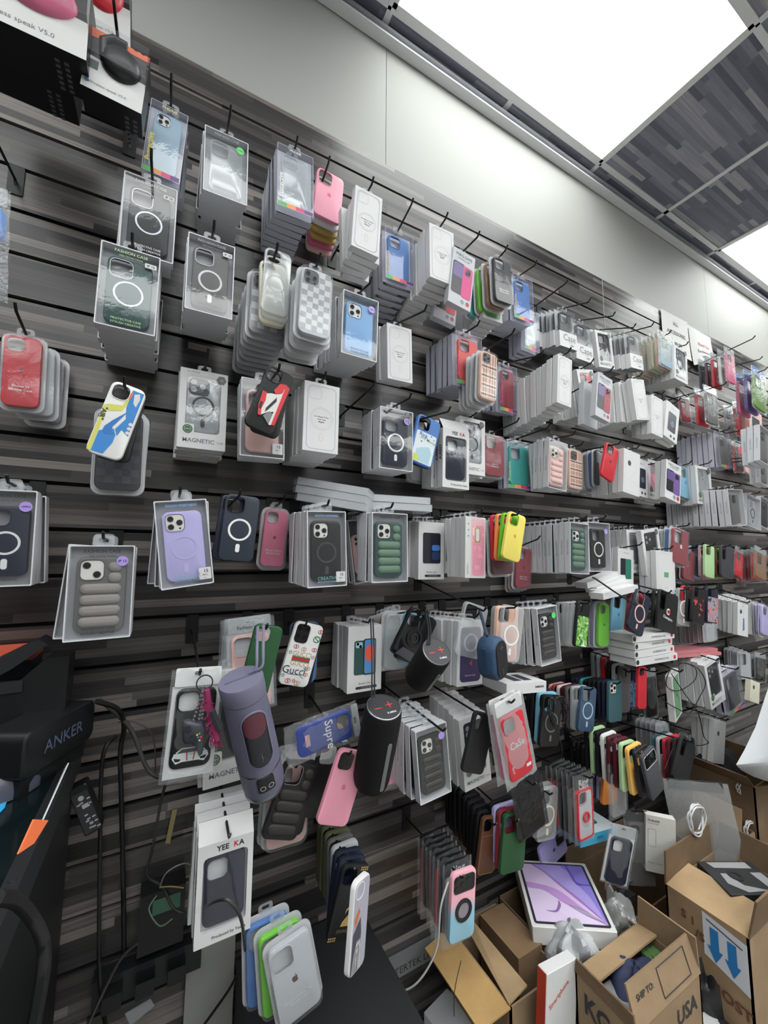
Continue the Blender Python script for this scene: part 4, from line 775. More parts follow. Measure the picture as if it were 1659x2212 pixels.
S('P', (1600, 1184), (1597, 1246), 2, 'crimson bagged case', 'crimson case in clear bag right of the dark grey case', dict(color='red', hcol='clear'), ['wine'], 20, t=.03)
S('P', (1646, 1185), (1645, 1252), 6, 'amber clear bagged case', 'amber tinted case in bag at right edge before reddish ones', dict(color='tan', hcol='clear'), ['coral', 'wine', 'wine', 'coral'], 28)
# ---- fifth row
S('P', (540, 1336), (546, 1540), 3, 'crinkled lettered bag', 'crinkled clear bag with printed header hanging behind the dark green case', dict(color='blush', hcol='clear', words='Fashion case', card='silver', w=.11), None, 110, hook=False, d=.16)
S('B', (584, 1351), (546, 1505), 1, 'dark green case', 'plain dark green case hanging above the lavender bottle', dict(color='green'), None, 64, (563, 1352), d=.225)
S('B', (672, 1347), (632, 1482), 4, 'white graffiti-lettered case', 'tilted white case covered in graffiti lettering with black camera plate', dict(color='white', art='gucci', lens='solid'), ['black', 'blue', 'smoke'], 62, (662, 1344), t=.018, jit=.5)
S('C', (790, 1352), (787, 1494), 6, 'two-phone print carton', 'white carton printed with dark case and orange-blue phone beside speaker cord', dict(pic='phones', col='darkgreen'), None, 74, (800, 1335))
S('K', (862, 1320), (856, 1451), 6, 'clear and red blister row', 'clear blister pack in front of red ones, left of black armored case', dict(color='clear', rough=.4), ['red', 'clear', 'coral', 'clear'], 60, hook=False)
S('B', (920, 1325), (872, 1425), 3, 'black armored ring case', 'glossy black armored case with ring, tilted, above the short black speaker', dict(color='black', art='armor', rough=.2), ['black', 'lightblue'], 62, (922, 1320), t=.02, d=.22)
S('C', (1018, 1341), (1015, 1481), 8, 'purple phone print carton in middle', 'white carton with purple phone picture behind clear case and blue speaker', dict(pic='purple'), None, 54)
S('B', (1032, 1306), (1008, 1420), 1, 'empty clear case on cord', 'empty clear case tilted in front of the purple phone print carton', dict(color='clear'), None, 52, (1052, 1312), d=.27)
S('B', (1112, 1309), (1098, 1430), 3, 'clear white-ring case in middle', 'clear case with white ring right of the blue speaker', dict(color='clear', style='ring', ringc='white'), ['peach', 'clear'], 46, t=.02)
S('W', (1181, 1311), (1192, 1434), 5, 'black quilted box with green dot', 'black quilted case in clear-fronted box with green round sticker', dict(color='black', style='puffer', lens='3', stick='g', title='', sub='', foot=''), None, 43)
S('B', (1263, 1299), (1255, 1399), 9, 'green splatter case', 'case with green splatter print in front of a row of clear ones', dict(color='black', art='leaves', cam='tall'), ['clear', 'clear', 'clear', 'clear', 'black'], 27, t=.02)
S('K', (1308, 1300), (1306, 1402), 3, 'lime blister pack', 'lime green case with fruit logo in blister pack before lavender and navy', dict(color='lime', logo='green'), ['lavender', 'navy'], 28)
S('B', (1340, 1290), (1333, 1368), 2, 'light blue case', 'light blue case with fruit logo right of the lime blister pack', dict(color='lightblue', logo='blue'), ['brown'], 28, t=.02)
S('B', (1393, 1282), (1372, 1366), 3, 'clear-rimmed navy ring case', 'tilted clear-rimmed navy case with white ring right of the light blue case', dict(color='navy', style='ring', ringc='blush', frame='clear'), ['wine', 'clear'], 33, t=.02)
S('B', (1447, 1280), (1440, 1364), 2, 'black case with white script', 'black case with white script lettering and round letter emblem', dict(color='black', art='champion', cam='tall'), ['black'], 40, t=.02)
S('B', (1480, 1273), (1477, 1352), 3, 'milky ring case', 'milky clear case with white ring right of the white-script case', dict(color='clear', style='ring', ringc='white'), ['clear', 'black'], 27, t=.02)
S('B', (1513, 1270), (1508, 1348), 3, 'red and black patterned case', 'red and black patterned case in a row of dark ones', dict(color='black', art='redblack', cam='tall'), ['black', 'red'], 26, t=.02)
S('B', (1540, 1271), (1540, 1346), 3, 'grey patterned case', 'grey and navy patterned case, right end of a dark row', dict(color='navy', art='bluepat', cam='tall'), ['black', 'navy'], 24, t=.02)
S('K', (1536, 1322), (1541, 1388), 8, 'low clear blister row', 'clear blister pack at the front of a low row under patterned cases', dict(color='clear'), None, 26, d=.19)
S('C', (1605, 1304), (1605, 1374), 7, 'pod print carton', 'white carton with small slanted pod picture behind a pink one', dict(pic='pod'), None, 22)
S('C', (1637, 1303), (1637, 1374), 6, 'hexagon and line print carton', 'white carton with hexagon and thin drawing near the right edge', dict(pic='badge'), None, 23)
S('K', (1657, 1306), (1657, 1376), 2, 'lilac blister at right edge', 'lilac blister pack cut off by the right edge, below pod cartons', dict(color='lavender'), None, 18)
# ---- sixth row
S('M', (500, 1448), (500, 1690), 2, 'windowed carton behind car case', 'white windowed carton with dark case half hidden by the lavender bottle', dict(color='black', ringc='black'), None, 116, hook=False, d=.17)
S('P', (432, 1448), (405, 1690), 1, 'black car-print case in bag', 'black case with white car print in clear bag on white card', dict(color='black', art='car', hcol='white', card='white', w=.1), None, 118, (437, 1425), ext=.035)
S('K', (630, 1640), (618, 1840), 2, 'pale pink blister behind black quilted case', 'pale pink blister pack hanging behind the tilted black quilted case', dict(color='blush'), ['white'], 100, hook=False, d=.19)
S('B', (656, 1649), (601, 1816), 2, 'black quilted case', 'unpacked black quilted case, tilted, left of the big pink case', dict(color='black', style='puffer', frame='metal'), ['black'], 75, (640, 1645), t=.016)
S('B', (728, 1606), (693, 1768), 4, 'black case behind big pink case', 'black case with fabric front hanging behind the big pink case', dict(color='black'), ['clear', 'white', 'tan'], 70, hook=False, d=.22, t=.02)
S('B', (767, 1622), (716, 1785), 1, 'big pink case', 'big plain pink case with fruit logo, tilted, lower middle', dict(color='pink', logo='rose'), None, 67, (748, 1620))
S('P', (842, 1560), (838, 1712), 3, 'pink sticker bag behind tall speaker', 'pink case with small stickers in bag behind the tall black speaker', dict(color='pink', hcol='clear'), ['rose', 'clear'], 62, hook=False, d=.16)
S('W', (931, 1570), (943, 1725), 6, 'black quilted box low in middle', 'black quilted case in clear-fronted box with teal sticker, lower middle', dict(color='black', style='puffer', lens='3', stick='b', title='', sub='', foot=''), None, 68, (963, 1572))
S('M', (1020, 1547), (1034, 1698), 6, 'windowed carton behind plain black case', 'white windowed carton standing out behind the tilted plain black case', dict(color='black', ringc='black'), None, 58, hook=False)
S('B', (1050, 1541), (1021, 1672), 1, 'tilted plain black case', 'plain black case tilted in front of a white windowed carton', dict(color='black', cam='tall', rough=.6), None, 46, (1050, 1545), d=.30)
S('P', (1101, 1512), (1134, 1690), 2, 'red lettered case in white bag', 'red case with silver lettering in white-edged bag, tilted', dict(color='red', art='case', hcol='white', bag=(226, 228, 232)), ['rose'], 70, (1100, 1520))
S('B', (1196, 1502), (1187, 1614), 8, 'smoky ring case under cable coil', 'smoky clear ring case behind a coil of black cable', dict(color='black', style='ring', ringc='smoke'), ['lightblue', 'black', 'black', 'black'], 42, t=.02)
S('B', (1274, 1485), (1266, 1581), 10, 'translucent navy ring case', 'translucent navy ring case before a row of grey, black and pink', dict(color=(62, 84, 110), style='ring', ringc='ice'), ['clear', 'silver', 'smoke', 'maroon', 'white', 'wine', 'peach', 'black', 'grey'], 34, t=.02)
S('B', (1330, 1471), (1330, 1560), 10, 'teal translucent case', 'teal translucent case before a row of blue and black ones', dict(color='deepteal', lens='3'), ['navy', 'navy', 'black', 'black', 'black', 'teal'], 28, t=.02)
S('B', (1352, 1441), (1350, 1540), 8, 'grey row case behind teal row', 'grey clear case, front of a row behind the teal cases', dict(color='smoke'), ['silver', 'black', 'red', 'silver', 'grey'], 24, t=.02, d=.15)
S('B', (1370, 1446), (1365, 1529), 2, 'blue floral case', 'dark case with blue floral print left of a red one', dict(color='navy', art='floral', cam='tall'), ['black'], 26, t=.02)
S('B', (1389, 1440), (1388, 1532), 1, 'upright red case', 'red case seen edge-on between floral case and clear bag', dict(color='red'), None, 18)
S('P', (1406, 1447), (1412, 1555), 1, 'dark bag with yellow dot', 'dark case in shiny clear bag right of the upright red case', dict(color='black', hcol='clear'), None, 30)
S('K', (1492, 1446), (1500, 1526), 3, 'pale grey blister behind cable loops', 'pale grey blister pack behind loops of black cable', dict(color='silver', cam='tall'), None, 30)
S('C', (1458, 1453), (1470, 1551), 1, 'green phone carton in cable loops', 'tilted white carton with dark green phone picture among black cable loops', dict(pic='green', col='green'), None, 32, yaw=.25)
S('M', (1537, 1428), (1553, 1522), 5, 'lower right windowed carton', 'white windowed carton with black case, tilted, right of black cable loops', dict(color='black', ringc='black'), None, 34)
S('PW', (1580, 1450), (1595, 1534), 5, 'clear navy box low at right', 'clear hanging box with navy case right of the tilted windowed carton', dict(color='navy', title='', word=''), None, 34)
S('C', (1632, 1472), (1630, 1518), 1, 'small cream carton', 'small cream carton hanging from the end of a long peg, lower right', dict(pic='badge', body='cream', w=.06, h=.1), None, 20, h=.1)
S('P', (1645, 1412), (1645, 1475), 4, 'black bagged case at right edge', 'black case in clear bag at right edge behind the cream carton', dict(color='black', hcol='clear'), None, 26)
S('K', (1612, 1408), (1614, 1470), 4, 'grey tabbed blister at right', 'grey blister pack with big hang tab, lower right edge', dict(color='silver'), None, 24)
# ---- seventh row
S('Y', (492, 1774), (481, 2030), 4, 'white header carton low at left', 'tall white header carton with navy case and red lettered accent, low left', dict(color='navy'), None, 118, (500, 1803), jit=1.3)
S('B', (772, 1868), (735, 2035), 8, 'black swan case', 'black case with gold swan emblem before navy and olive ones', dict(color='black', art='swan'), ['navy', 'navy', 'silver', 'smoke', 'olive', 'olive', 'olive'], 62, (768, 1860), t=.024, jit=.6)
S('B', (785, 1895), (763, 2092), 1, 'white-edged wave case', 'white-edged case with grey wave print turned sideways on the swan peg', dict(color='white', art='waves'), None, 46, hook=False, d=.33, yaw=.5)
S('P', (992, 1862), (990, 2045), 7, 'clear bag behind pink and blue case', 'clear bag, first of a row of red and black bags behind the pink-blue case', dict(color='silver', hcol='black', words='Ring|Case', art='darkchecker'), ['black', 'red', 'black', 'wine', 'black', 'red'], 62, hook=False, d=.235)
S('B', (1004, 1881), (998, 2033), 1, 'pink and blue two-tone case', 'pink to light blue case with black camera plate and black ring', dict(color=('grad', (150, 196, 216), (240, 176, 190), -.095, -.06), art='holder', lens='solid', cam=''), None, 52, (1010, 1866), d=.262)
S('B', (1063, 1764), (1049, 1890), 10, 'brown leather-look case', 'brown case with thin gold trim before a row of black ones', dict(color='brown', art='brown'), ['black'], 38, t=.022, jit=.5)
S('B', (1116, 1756), (1107, 1886), 4, 'plain green case low', 'plain green case before red and lavender ones, above the tablet box', dict(color='green'), ['wine', 'lavender', 'black'], 50, t=.02)
S('P', (1140, 1684), (1158, 1802), 1, 'black bag under red lettered case', 'tilted black plastic bag hanging below the red lettered case', dict(color='black', hcol='black', bag=(60, 60, 64)), None, 68, d=.27)
S('B', (1187, 1701), (1181, 1817), 2, 'clear ring case low', 'clear case with ring hanging right of the black plastic bag', dict(color='clear', style='ring', ringc='cream'), ['clear'], 42, t=.02)
S('P', (1263, 1672), (1269, 1822), 6, 'red-framed finger ring case', 'red-framed clear case with finger ring in black-header bag', dict(color='silver', style='finger', hcol='black', words='Ring|Case', header=.042, art='redframe'), ['smoke', 'black', 'black', 'red', 'red'], 44)
S('P', (1337, 1648), (1341, 1768), 1, 'empty clear bag before orange case', 'clear case in bag hanging in front of the orange case', dict(color='clear', hcol='clear'), None, 42, hook=False, d=.26)
S('B', (1322, 1640), (1318, 1738), 8, 'orange case', 'orange case before lavender and black ones, left of yellow row', dict(color='orange'), ['lavender', 'smoke', 'clear', 'black', 'black', 'black', 'black'], 32, t=.022)
S('B', (1400, 1623), (1424, 1718), 10, 'grey-framed black case', 'tilted grey-framed black case before amber, green and maroon ones', dict(color='darkgrey', frame='silver', cam='wide'), ['black', 'amber', 'mint', 'maroon', 'maroon', 'white', 'black', 'mint', 'black'], 32, t=.021)
S('B', (1490, 1602), (1470, 1692), 6, 'matte black case low right', 'matte black case before red and silver ones, above black fabric', dict(color='black', cam='tall', rough=.65), ['black', 'maroon', 'red', 'silver', 'deepteal'], 34, t=.02)
S('K', (1513, 1590), (1507, 1676), 3, 'blue-grey blister low right', 'blue-grey blister pack between matte black case and pink carton', dict(color='navy'), ['silver'], 26)
S('C', (1557, 1558), (1552, 1650), 4, 'white side-lettered carton low right', 'white carton with dark round mark, last in the lower right corner', dict(pic='badge'), ['blush'], 24)
S('K', (1436, 1561), (1440, 1642), 5, 'clear blister behind matte black case', 'clear blister pack behind the matte black case, lower right', dict(color='clear'), None, 24, d=.15)
# ------------------------------------------------------------------ the room
WX0, WX1 = -2.2, 6.5; TOPZ = CZ+1.2124*D; CEIL = CZ+1.69*D
slat = laminate('slatwall_laminate', 'Z', .0178, .42, [(.0, (36, 34, 35)), (.3, (54, 51, 52)), (.55, (71, 68, 68)), (.78, (94, 89, 87)), (1.0, (130, 122, 118))], .30)
tile = laminate('ceiling_laminate', 'Y', .022, .34, [(.0, (96, 97, 112)), (.5, (120, 121, 136)), (.8, (144, 144, 156)), (1.0, (178, 174, 178))], .4)
mb = MB(); groovem = mat((6, 6, 7), .6); zt = TOPZ
for k in range(0, 29):
    zg = groove(k); zb = max(0, zg+.0045)
    if zt <= 0: break
    mb.box(WX0, WX1, 0, .014, zb, zt, slat); zt = zg-.0045
mb.box(WX0, WX1, .022, .026, 0, TOPZ, groovem); struct('wall_back', mb.mesh('wall_back'))
up = mat((168, 169, 165), .6); mb = MB()
xs = [WX0, P(836, 200, 0).x, P(1530, 680, 0).x, WX1]
for a, b in zip(xs[:-1], xs[1:]): mb.box(a+.001, b-.001, .006, .026, TOPZ, CEIL, up)
mb.box(WX0, WX1, .010, .027, TOPZ, CEIL, mat((120, 120, 120))); struct('wall_upper', mb.mesh('wall_upper'))
mb = MB(); steel = mat((176, 178, 184), .35, .3); mb.tube([(WX0, -.012, CEIL-.046), (WX1, -.012, CEIL-.046)], .014, steel, 12); mb.box(WX0, WX1, -.03, .004, CEIL-.034, CEIL-.022, steel); mb.box(WX0, WX1, -.034, .004, CEIL-.066, CEIL-.060, mat((216, 217, 220), .4)); struct('trim_1', mb.mesh('trim', 40))
mb = MB(); mb.box(1.872, 1.8745, -.0012, 0, 2.2, TOPZ, mat((170, 168, 166), .4)); struct('trim_2', mb.mesh('trim'))
mb = MB(); mb.box(WX0, WX1, -6.0, .03, -.03, 0, mat((150, 148, 144), .5)); struct('floor', mb.mesh('floor'))
pale = mat((100, 97, 95), .5)
mb = MB(); mb.box(WX0-.03, WX0, -6.0, .03, 0, CEIL, pale); struct('wall_left', mb.mesh('wall_left'))
mb = MB(); mb.box(WX1, WX1+.03, -6.0, .03, 0, CEIL, pale); struct('wall_right', mb.mesh('wall_right'))
mb = MB(); mb.box(WX0, WX1, -6.03, -6.0, 0, CEIL, mat((104, 100, 98), .5)); struct('wall_front', mb.mesh('wall_front'))
# suspended ceiling: tiles, T-bar grid, recessed light panels
PX, G0X, G0Y = .596, .603, -.072
LIGHTS = [(ix, iy) for ix in (-4, 0, 4, 8) for iy in (0, 2, 4, 6, 8)]+[(ix, iy) for ix in (-2, 2, 6) for iy in (2, 4, 6, 8)]  # unseen panels added around the two visible ones, as fill light on the wall
lit = set((ix+q, iy) for ix, iy in LIGHTS for q in (0, 1))
mb = MB(); bars = MB(); bm_ = mat((228, 229, 230), .4)
xk = range(-5, 11)
for j in range(-1, 10):
    y1 = G0Y-PX*j if j >= 0 else .0; y0 = G0Y-PX*(j+1) if j >= 0 else G0Y
    for i in xk:
        x0, x1 = G0X+PX*i, G0X+PX*(i+1)
        if (i, j) in lit: continue
        x0, x1 = max(x0, WX0), min(x1, WX1)
        if x1 > x0: mb.box(x0, x1, max(y0, -6.0), y1, CEIL, CEIL+.012, tile)
    yb = y0
    bars.box(WX0, WX1, yb-.012, yb+.012, CEIL-.006, CEIL+.002, bm_)
for i in list(xk)+[11]:
    x = G0X+PX*i
    if x < WX0 or x > WX1: continue
    for j in range(-1, 10):
        if (i-1, j) in lit and (i, j) in lit: continue
        y1 = G0Y-PX*j if j >= 0 else .0; y0 = G0Y-PX*(j+1) if j >= 0 else G0Y
        bars.box(x-.012, x+.012, max(-6.0, y0), y1, CEIL-.006, CEIL+.002, bm_)
ce = struct('ceiling', mb.mesh('ceiling')); link('grid', bars.mesh('grid'), ce)
glow = emit((244, 248, 246), 6.0)
LTXT = {(0, 0): 'large lit ceiling panel over the middle of the slatwall', (4, 0): 'second lit ceiling panel cut off by the right edge of the picture'}
for ix, iy in LIGHTS:
    x0, x1 = G0X+PX*ix, G0X+PX*(ix+2); y1 = G0Y-PX*iy; y0 = y1-PX
    x0_, x1_ = max(x0, WX0), min(x1, WX1)
    t = thing('ceiling_light', LTXT.get((ix, iy), 'unseen lit ceiling panel added to the grid for fill light'), 'ceiling light', ((x0_+x1_)/2, (y0+y1)/2, CEIL), group='ceiling light panels')
    a = MB(); w, l = (x1_-x0_)/2, (y1-y0)/2; fm = mat((226, 227, 226), .4)
    for s in (-1, 1): a.box(-w, w, s*l-.016, s*l+.016, -.008, .058, fm); a.box(s*w-.016, s*w+.016, -l, l, -.008, .058, fm)
    link('frame', a.mesh('frame'), t); b = MB(); b.box(-w+.014, w-.014, -l+.014, l-.014, .055, .06, glow); link('diffuser', b.mesh('diffuser'), t)
# ------------------------------------------------------------------ helpers for loose things
def smooth(pts, n=6):
    pts = [Vector(p) for p in pts]; out = []
    for i in range(len(pts)-1):
        p0, p1, p2, p3 = pts[max(0, i-1)], pts[i], pts[i+1], pts[min(len(pts)-1, i+2)]
        for k in range(n):
            t = k/n; out.append(.5*((2*p1)+(p2-p0)*t+(2*p0-5*p1+4*p2-p3)*t*t+(3*p1-p0-3*p2+p3)*t*t*t))
    return out+[pts[-1]]
def cable(label, pts, r, m, n=6, name='cable', group=None, sides=6):
    q = smooth([P(*p) if isinstance(p, tuple) else p for p in pts], n); o0 = q[0]; mb = MB(); mb.tube([p-o0 for p in q], r, m, sides)
    o = link(name, mb.mesh(name, 60), None, label, 'cable', group); o.location = o0; return o
def panel(pts, th, m, mb=None):
    """a thick sheet through the given 3-D corner points"""
    pts = [Vector(p) for p in pts]; n = Vector((0, 0, 0))
    for i in range(1, len(pts)-1): n += (pts[i]-pts[0]).cross(pts[i+1]-pts[0])
    n.normalize(); mb = mb or MB(); mb.loops([[p-n*th/2 for p in pts], [p+n*th/2 for p in pts]], m, True, True); return mb
def off(pts, o): return [Vector(p)-Vector(o) for p in pts]
# ------------------------------------------------------------------ paper notices taped above the pegs
PAPER = mat((226, 226, 224), .7)
def notice(label, x0, x1, z0, z1, lines, curl):
    t = thing('paper_notice', label, 'notice', ((x0+x1)/2, -.004, z0)); w, h = (x1-x0), (z1-z0); mb = MB(); n = 10
    def pt(u, v): return (-w/2+w*u, -.002-curl*(v**2)*(.3+.7*u)*.5-curl*.35*math.sin(PI*u)*v, h*(1-v))
    for i in range(n):
        for j in range(n): mb.face([pt(i/n, j/n), pt((i+1)/n, j/n), pt((i+1)/n, (j+1)/n), pt(i/n, (j+1)/n)], PAPER)
    link('sheet', mb.mesh('sheet', 60), t); b = MB()
    for s, v, sz, c in lines:
        i0 = len(b.v); b.text(s, 0, 0, sz, 0, c, fit=None, bold=.01)
        for q in range(i0, len(b.v)):
            X, _, Z = b.v[q]; u = X/w+.5; vv = v-Z/h; p = pt(u, vv); b.v[q] = (p[0], p[1]-.0012, p[2])
    link('lettering', b.mesh('lettering'), t)
notice('white paper notice about accessories taped at the slatwall top', 2.40, 2.69, 2.60, 2.85, [('ALL', .22, .034, INK), ('ACCESSORIES', .46, .032, INK), ('$9.99', .74, .034, INK)], .02)
notice('curled white paper notice about exchanges beside the accessories notice', 2.70, 2.97, 2.58, 2.83, [('Final Sale', .40, .034, mat((176, 60, 50), .6)), ('Exchange Only', .60, .028, INK), ('with 7 days', .74, .028, INK)], .09)
# ------------------------------------------------------------------ headphone cartons at the top left
def headphone_box(label, T, B, w, dp, d, cup, yaw=0.0):
    A, Q = P(*T, d), P(*B, d); h = (A-Q).length; t = thing('headphone_carton', label, 'headphone box', A, (0, math.atan2(-(Q.x-A.x), -(Q.z-A.z)), yaw), 'headphone cartons at the top left')
    mb = MB(); bk = mat((20, 20, 24), .35); mb.box(-w/2, w/2, 0, dp, -h, 0, bk); e = -.0006; mb.flat([(-w/2, -h), (w/2, -h), (w/2, -h*.50), (-w/2, -h*.46)], e, mat((206, 206, 206), .4)); mb.flat([(-w/2, 0), (w/2, 0), (w/2, -h*.10), (-w*.1, -h*.10), (-w/2, -h*.16)], e, ORANGE_)
    mb.text('Wireless speak V5.0', -w*.40, -h*.88, .010, e-.0004, GREYINK, align='l', fit=w*.62); mb.flat([(-w*.44, -h*.52), (-w*.28, -h*.52), (-w*.28, -h*.66), (-w*.44, -h*.66)], e-.0004, mat((74, 88, 86), .4)); mb.flat(circ(-w*.42, -h*.88, .004, 10), e-.0004, mat(K['blue']))
    for i in range(2): 
        for j in range(6): mb.flat([(w*.22+i*.012, 0), (w*.22+i*.012+.006, 0), (w*.22+i*.012+.006, -.002), (w*.22+i*.012, -.002)], e, bk)
    for i in range(6):
        for k in range(2): mb.face([(w*.20+k*.014, .02+.010*i, -h-.0006), (w*.20+k*.014+.007, .02+.010*i, -h-.0006), (w*.20+k*.014+.007, .026+.010*i, -h-.0006), (w*.20+k*.014, .026+.010*i, -h-.0006)], mat((90, 92, 98), .5))
    link('carton', mb.mesh('carton'), t); m = tint(cup, .35); c = MB()
    L = []
    for f, yy in ((1, 0), (.97, -.006), (.85, -.012), (.6, -.017), (.3, -.0195), (.02, -.02)): L.append([(w*.06+a*f, yy, -h*.40+b*f) for a, b in circ(0, 0, w*.34, 28, h*.27)])
    c.loops(L, m, False, True); c.tube([(-w*.22, -.006, -h*.42), (-w*.26, -.008, -h*.20), (-w*.1, -.008, -h*.08), (w*.12, -.008, -h*.09)], .007, m, 8); link('ear_cup', c.mesh('ear_cup', 60), t)
    f = film(haze=.05, gloss=.12, rough=.05); p = MB(); p.face([(-w/2, -.021, -.004), (w/2, -.021, -.004), (w/2, -.021, -h*.56), (-w/2, -.021, -h*.56)], f); p.face([(w/2, -.021, -.004), (w/2, 0, -.004), (w/2, 0, -h*.6), (w/2, -.021, -h*.56)], f); link('window', p.mesh('window'), t); return t
headphone_box('white and black headphone carton with orange top and black ear cup', (262, 92), (241, 215), .098, .055, .30, 'black')
headphone_box('headphone carton with red ear cup behind the orange-topped one', (215, -95), (215, 80), .112, .06, .20, 'red')
headphone_box('headphone carton with pink ear cup cut off by top left corner', (72, -90), (58, 72), .165, .08, .33, 'rose')
headphone_box('lower headphone carton hanging beneath the pink ear cup one', (70, 30), (52, 150), .15, .075, .22, 'black')
peg(P(45, 300, 0).x, .24, P(30, 230, .24).z, .03, 'with bare plate under the headphone cartons')
peg(P(252, 60, .3).x, .30, P(252, 60, .3).z, .05, 'above the headphone carton with orange top', upturn=.03)
for s, bx, tp, l in (('empty, left of the navy white-ring box, third row', (735, 900), (803, 828), .2), ('empty, below the curled paper notice', (1540, 812), (1495, 815), .2), ('empty, right end under the pink ring bag', (1500, 1010), (1536, 985), .2)):
    h = P(*bx, 0); peg(h.x, l, h.z+.012, .03, s)
# ------------------------------------------------------------------ hanging speakers, bottle, keychain
def axis_frame(a, b):
    z = (a-b).normalized(); x = Vector((1, 0, 0)); x = (x-z*x.dot(z)).normalized(); y = z.cross(x); m = Matrix((x, y, z)).transposed().to_4x4(); m.translation = b; return m, (a-b).length
def loud_speaker(label, top, bot, r, straps):
    a, b = P(*top), P(*bot); m, h = axis_frame(a, b); t = thing('portable_speaker', label, 'speaker'); t.matrix_world = m
    fab = mat((21, 21, 23), .75, 0, .3, .25, 900); mb = MB(); mb.lathe([(r*.80, 0), (r*.93, h*.03), (r, h*.10), (r*1.02, h*.5), (r, h*.90), (r*.96, h*.97), (r*.92, h)], fab, 40); link('body', mb.mesh('body', 60), t)
    c = MB(); c.lathe([(r*.90, h), (r*.90, h+.002), (r*.86, h+.003)], mat((150, 150, 154), .3, .6), 40, False, False); c.lathe([(r*.86, h+.001), (r*.86, h+.0022)], mat((38, 38, 41), .5), 40, False, True)
    rd = mat((214, 48, 52), .5); z = h+.0026; q = lambda x, y, w_, l_, mm: c.face([(x-w_, y-l_, z), (x+w_, y-l_, z), (x+w_, y+l_, z), (x-w_, y+l_, z)], mm)
    q(-r*.36, -r*.05, r*.20, r*.025, rd); q(r*.32, r*.05, r*.20, r*.025, rd); q(r*.32, r*.05, r*.025, r*.20, rd)
    g, fs, w_ = glyphs('X-MINI', .02); k = r*.5/w_; i0 = len(c.v)
    for vx, vy in g: c.v.append((r*.22-vx*k*-1-w_*k*.5, -r*.52+vy*k, z))
    for f in fs: c.f.append(tuple(i0+u for u in f)); c.m.append(c.mi(WHITE))
    link('control_cap', c.mesh('control_cap', 40), t, 'dark cap with red plus and minus marks')
    s = MB(); L = []
    for rr_ in (1.0, 1.05):
        L.append([(rr_*r*math.sin(math.radians(6)+a_/r), -rr_*r*math.cos(math.radians(6)+a_/r), h*.10+zz) for a_, zz in [(x-.0, zq) for x, zq in rr(-.005, .005, 0, h*.62, .005)]])
    s.loops(L, mat((116, 118, 122), .45), False, True); link('side_bar', s.mesh('side_bar'), t, 'grey side bar')
    inv = m.inverted()
    for off_ in (-.003, .003):
        pts = smooth([inv @ P(*p)+Vector((off_, 0, 0)) for p in straps]); k2 = MB(); k2.tube(pts, .0018, mat((14, 14, 16), .7), 6); link('strap', k2.mesh('strap', 60), t)
loud_speaker('tall black fabric speaker hanging on a long black cord', (829, 1528, .37), (800, 1690, .29), .041, [(803, 1338, .25), (806, 1420, .33), (806, 1508, .365)])
loud_speaker('short black fabric speaker hanging below the black armored case', (943, 1408, .37), (903, 1466, .28), .038, [(921, 1318, .26), (928, 1360, .33), (926, 1392, .36)])
def oval_speaker():
    A = P(1084, 1424, .36); t = thing('portable_speaker', 'blue rounded mesh speaker with black oval panel hanging before clear cases', 'speaker', A, (.0, -.12, .30))
    bl = mat((52, 78, 108), .6, 0, .4, .3, 800); mb = MB(); w, h = .060, .098; L = []
    for i, yy in ((.012, .0), (.004, .003), (0, .010), (0, .044), (.004, .052), (.014, .056)): L.append([(a, yy, c) for a, c in rr(-w/2-.006+i, w/2+.006-i, -h/2-.006+i, h/2+.006-i, .034-i*.8, 8)])
    mb.loops(L, bl, False, True); link('body', mb.mesh('body', 60), t)
    p = MB(); p.prism(rr(-w/2+.004, w/2-.004, -h/2+.003, h/2-.003, .024, 8), -.002, .004, mat((26, 26, 30), .6)); e = -.0024; g = mat((104, 116, 128), .5)
    for a in ((-.008, .008, .029, .0305), (-.00075, .00075, .022, .038), (-.00075, .00075, -.038, -.022)): p.flat([(a[0], a[2]), (a[1], a[2]), (a[1], a[3]), (a[0], a[3])], e, g)
    link('panel', p.mesh('panel'), t, 'black oval control panel'); b = MB(); b.box(-w/2-.009, -w/2-.005, .022, .034, -.032, .032, mat((46, 66, 92), .5)); link('side_grip', b.mesh('side_grip'), t)
    s = MB(); inv = (Matrix.Translation(A) @ Matrix.Rotation(.30, 4, 'Z') @ Matrix.Rotation(-.12, 4, 'Y')).inverted(); s.tube(smooth([inv @ P(*q) for q in ((1036, 1318, .27), (1044, 1345, .32), (1052, 1374, .36))]), [.0045]*13, mat((38, 52, 76), .7), 6); link('strap', s.mesh('strap', 60), t)
oval_speaker()
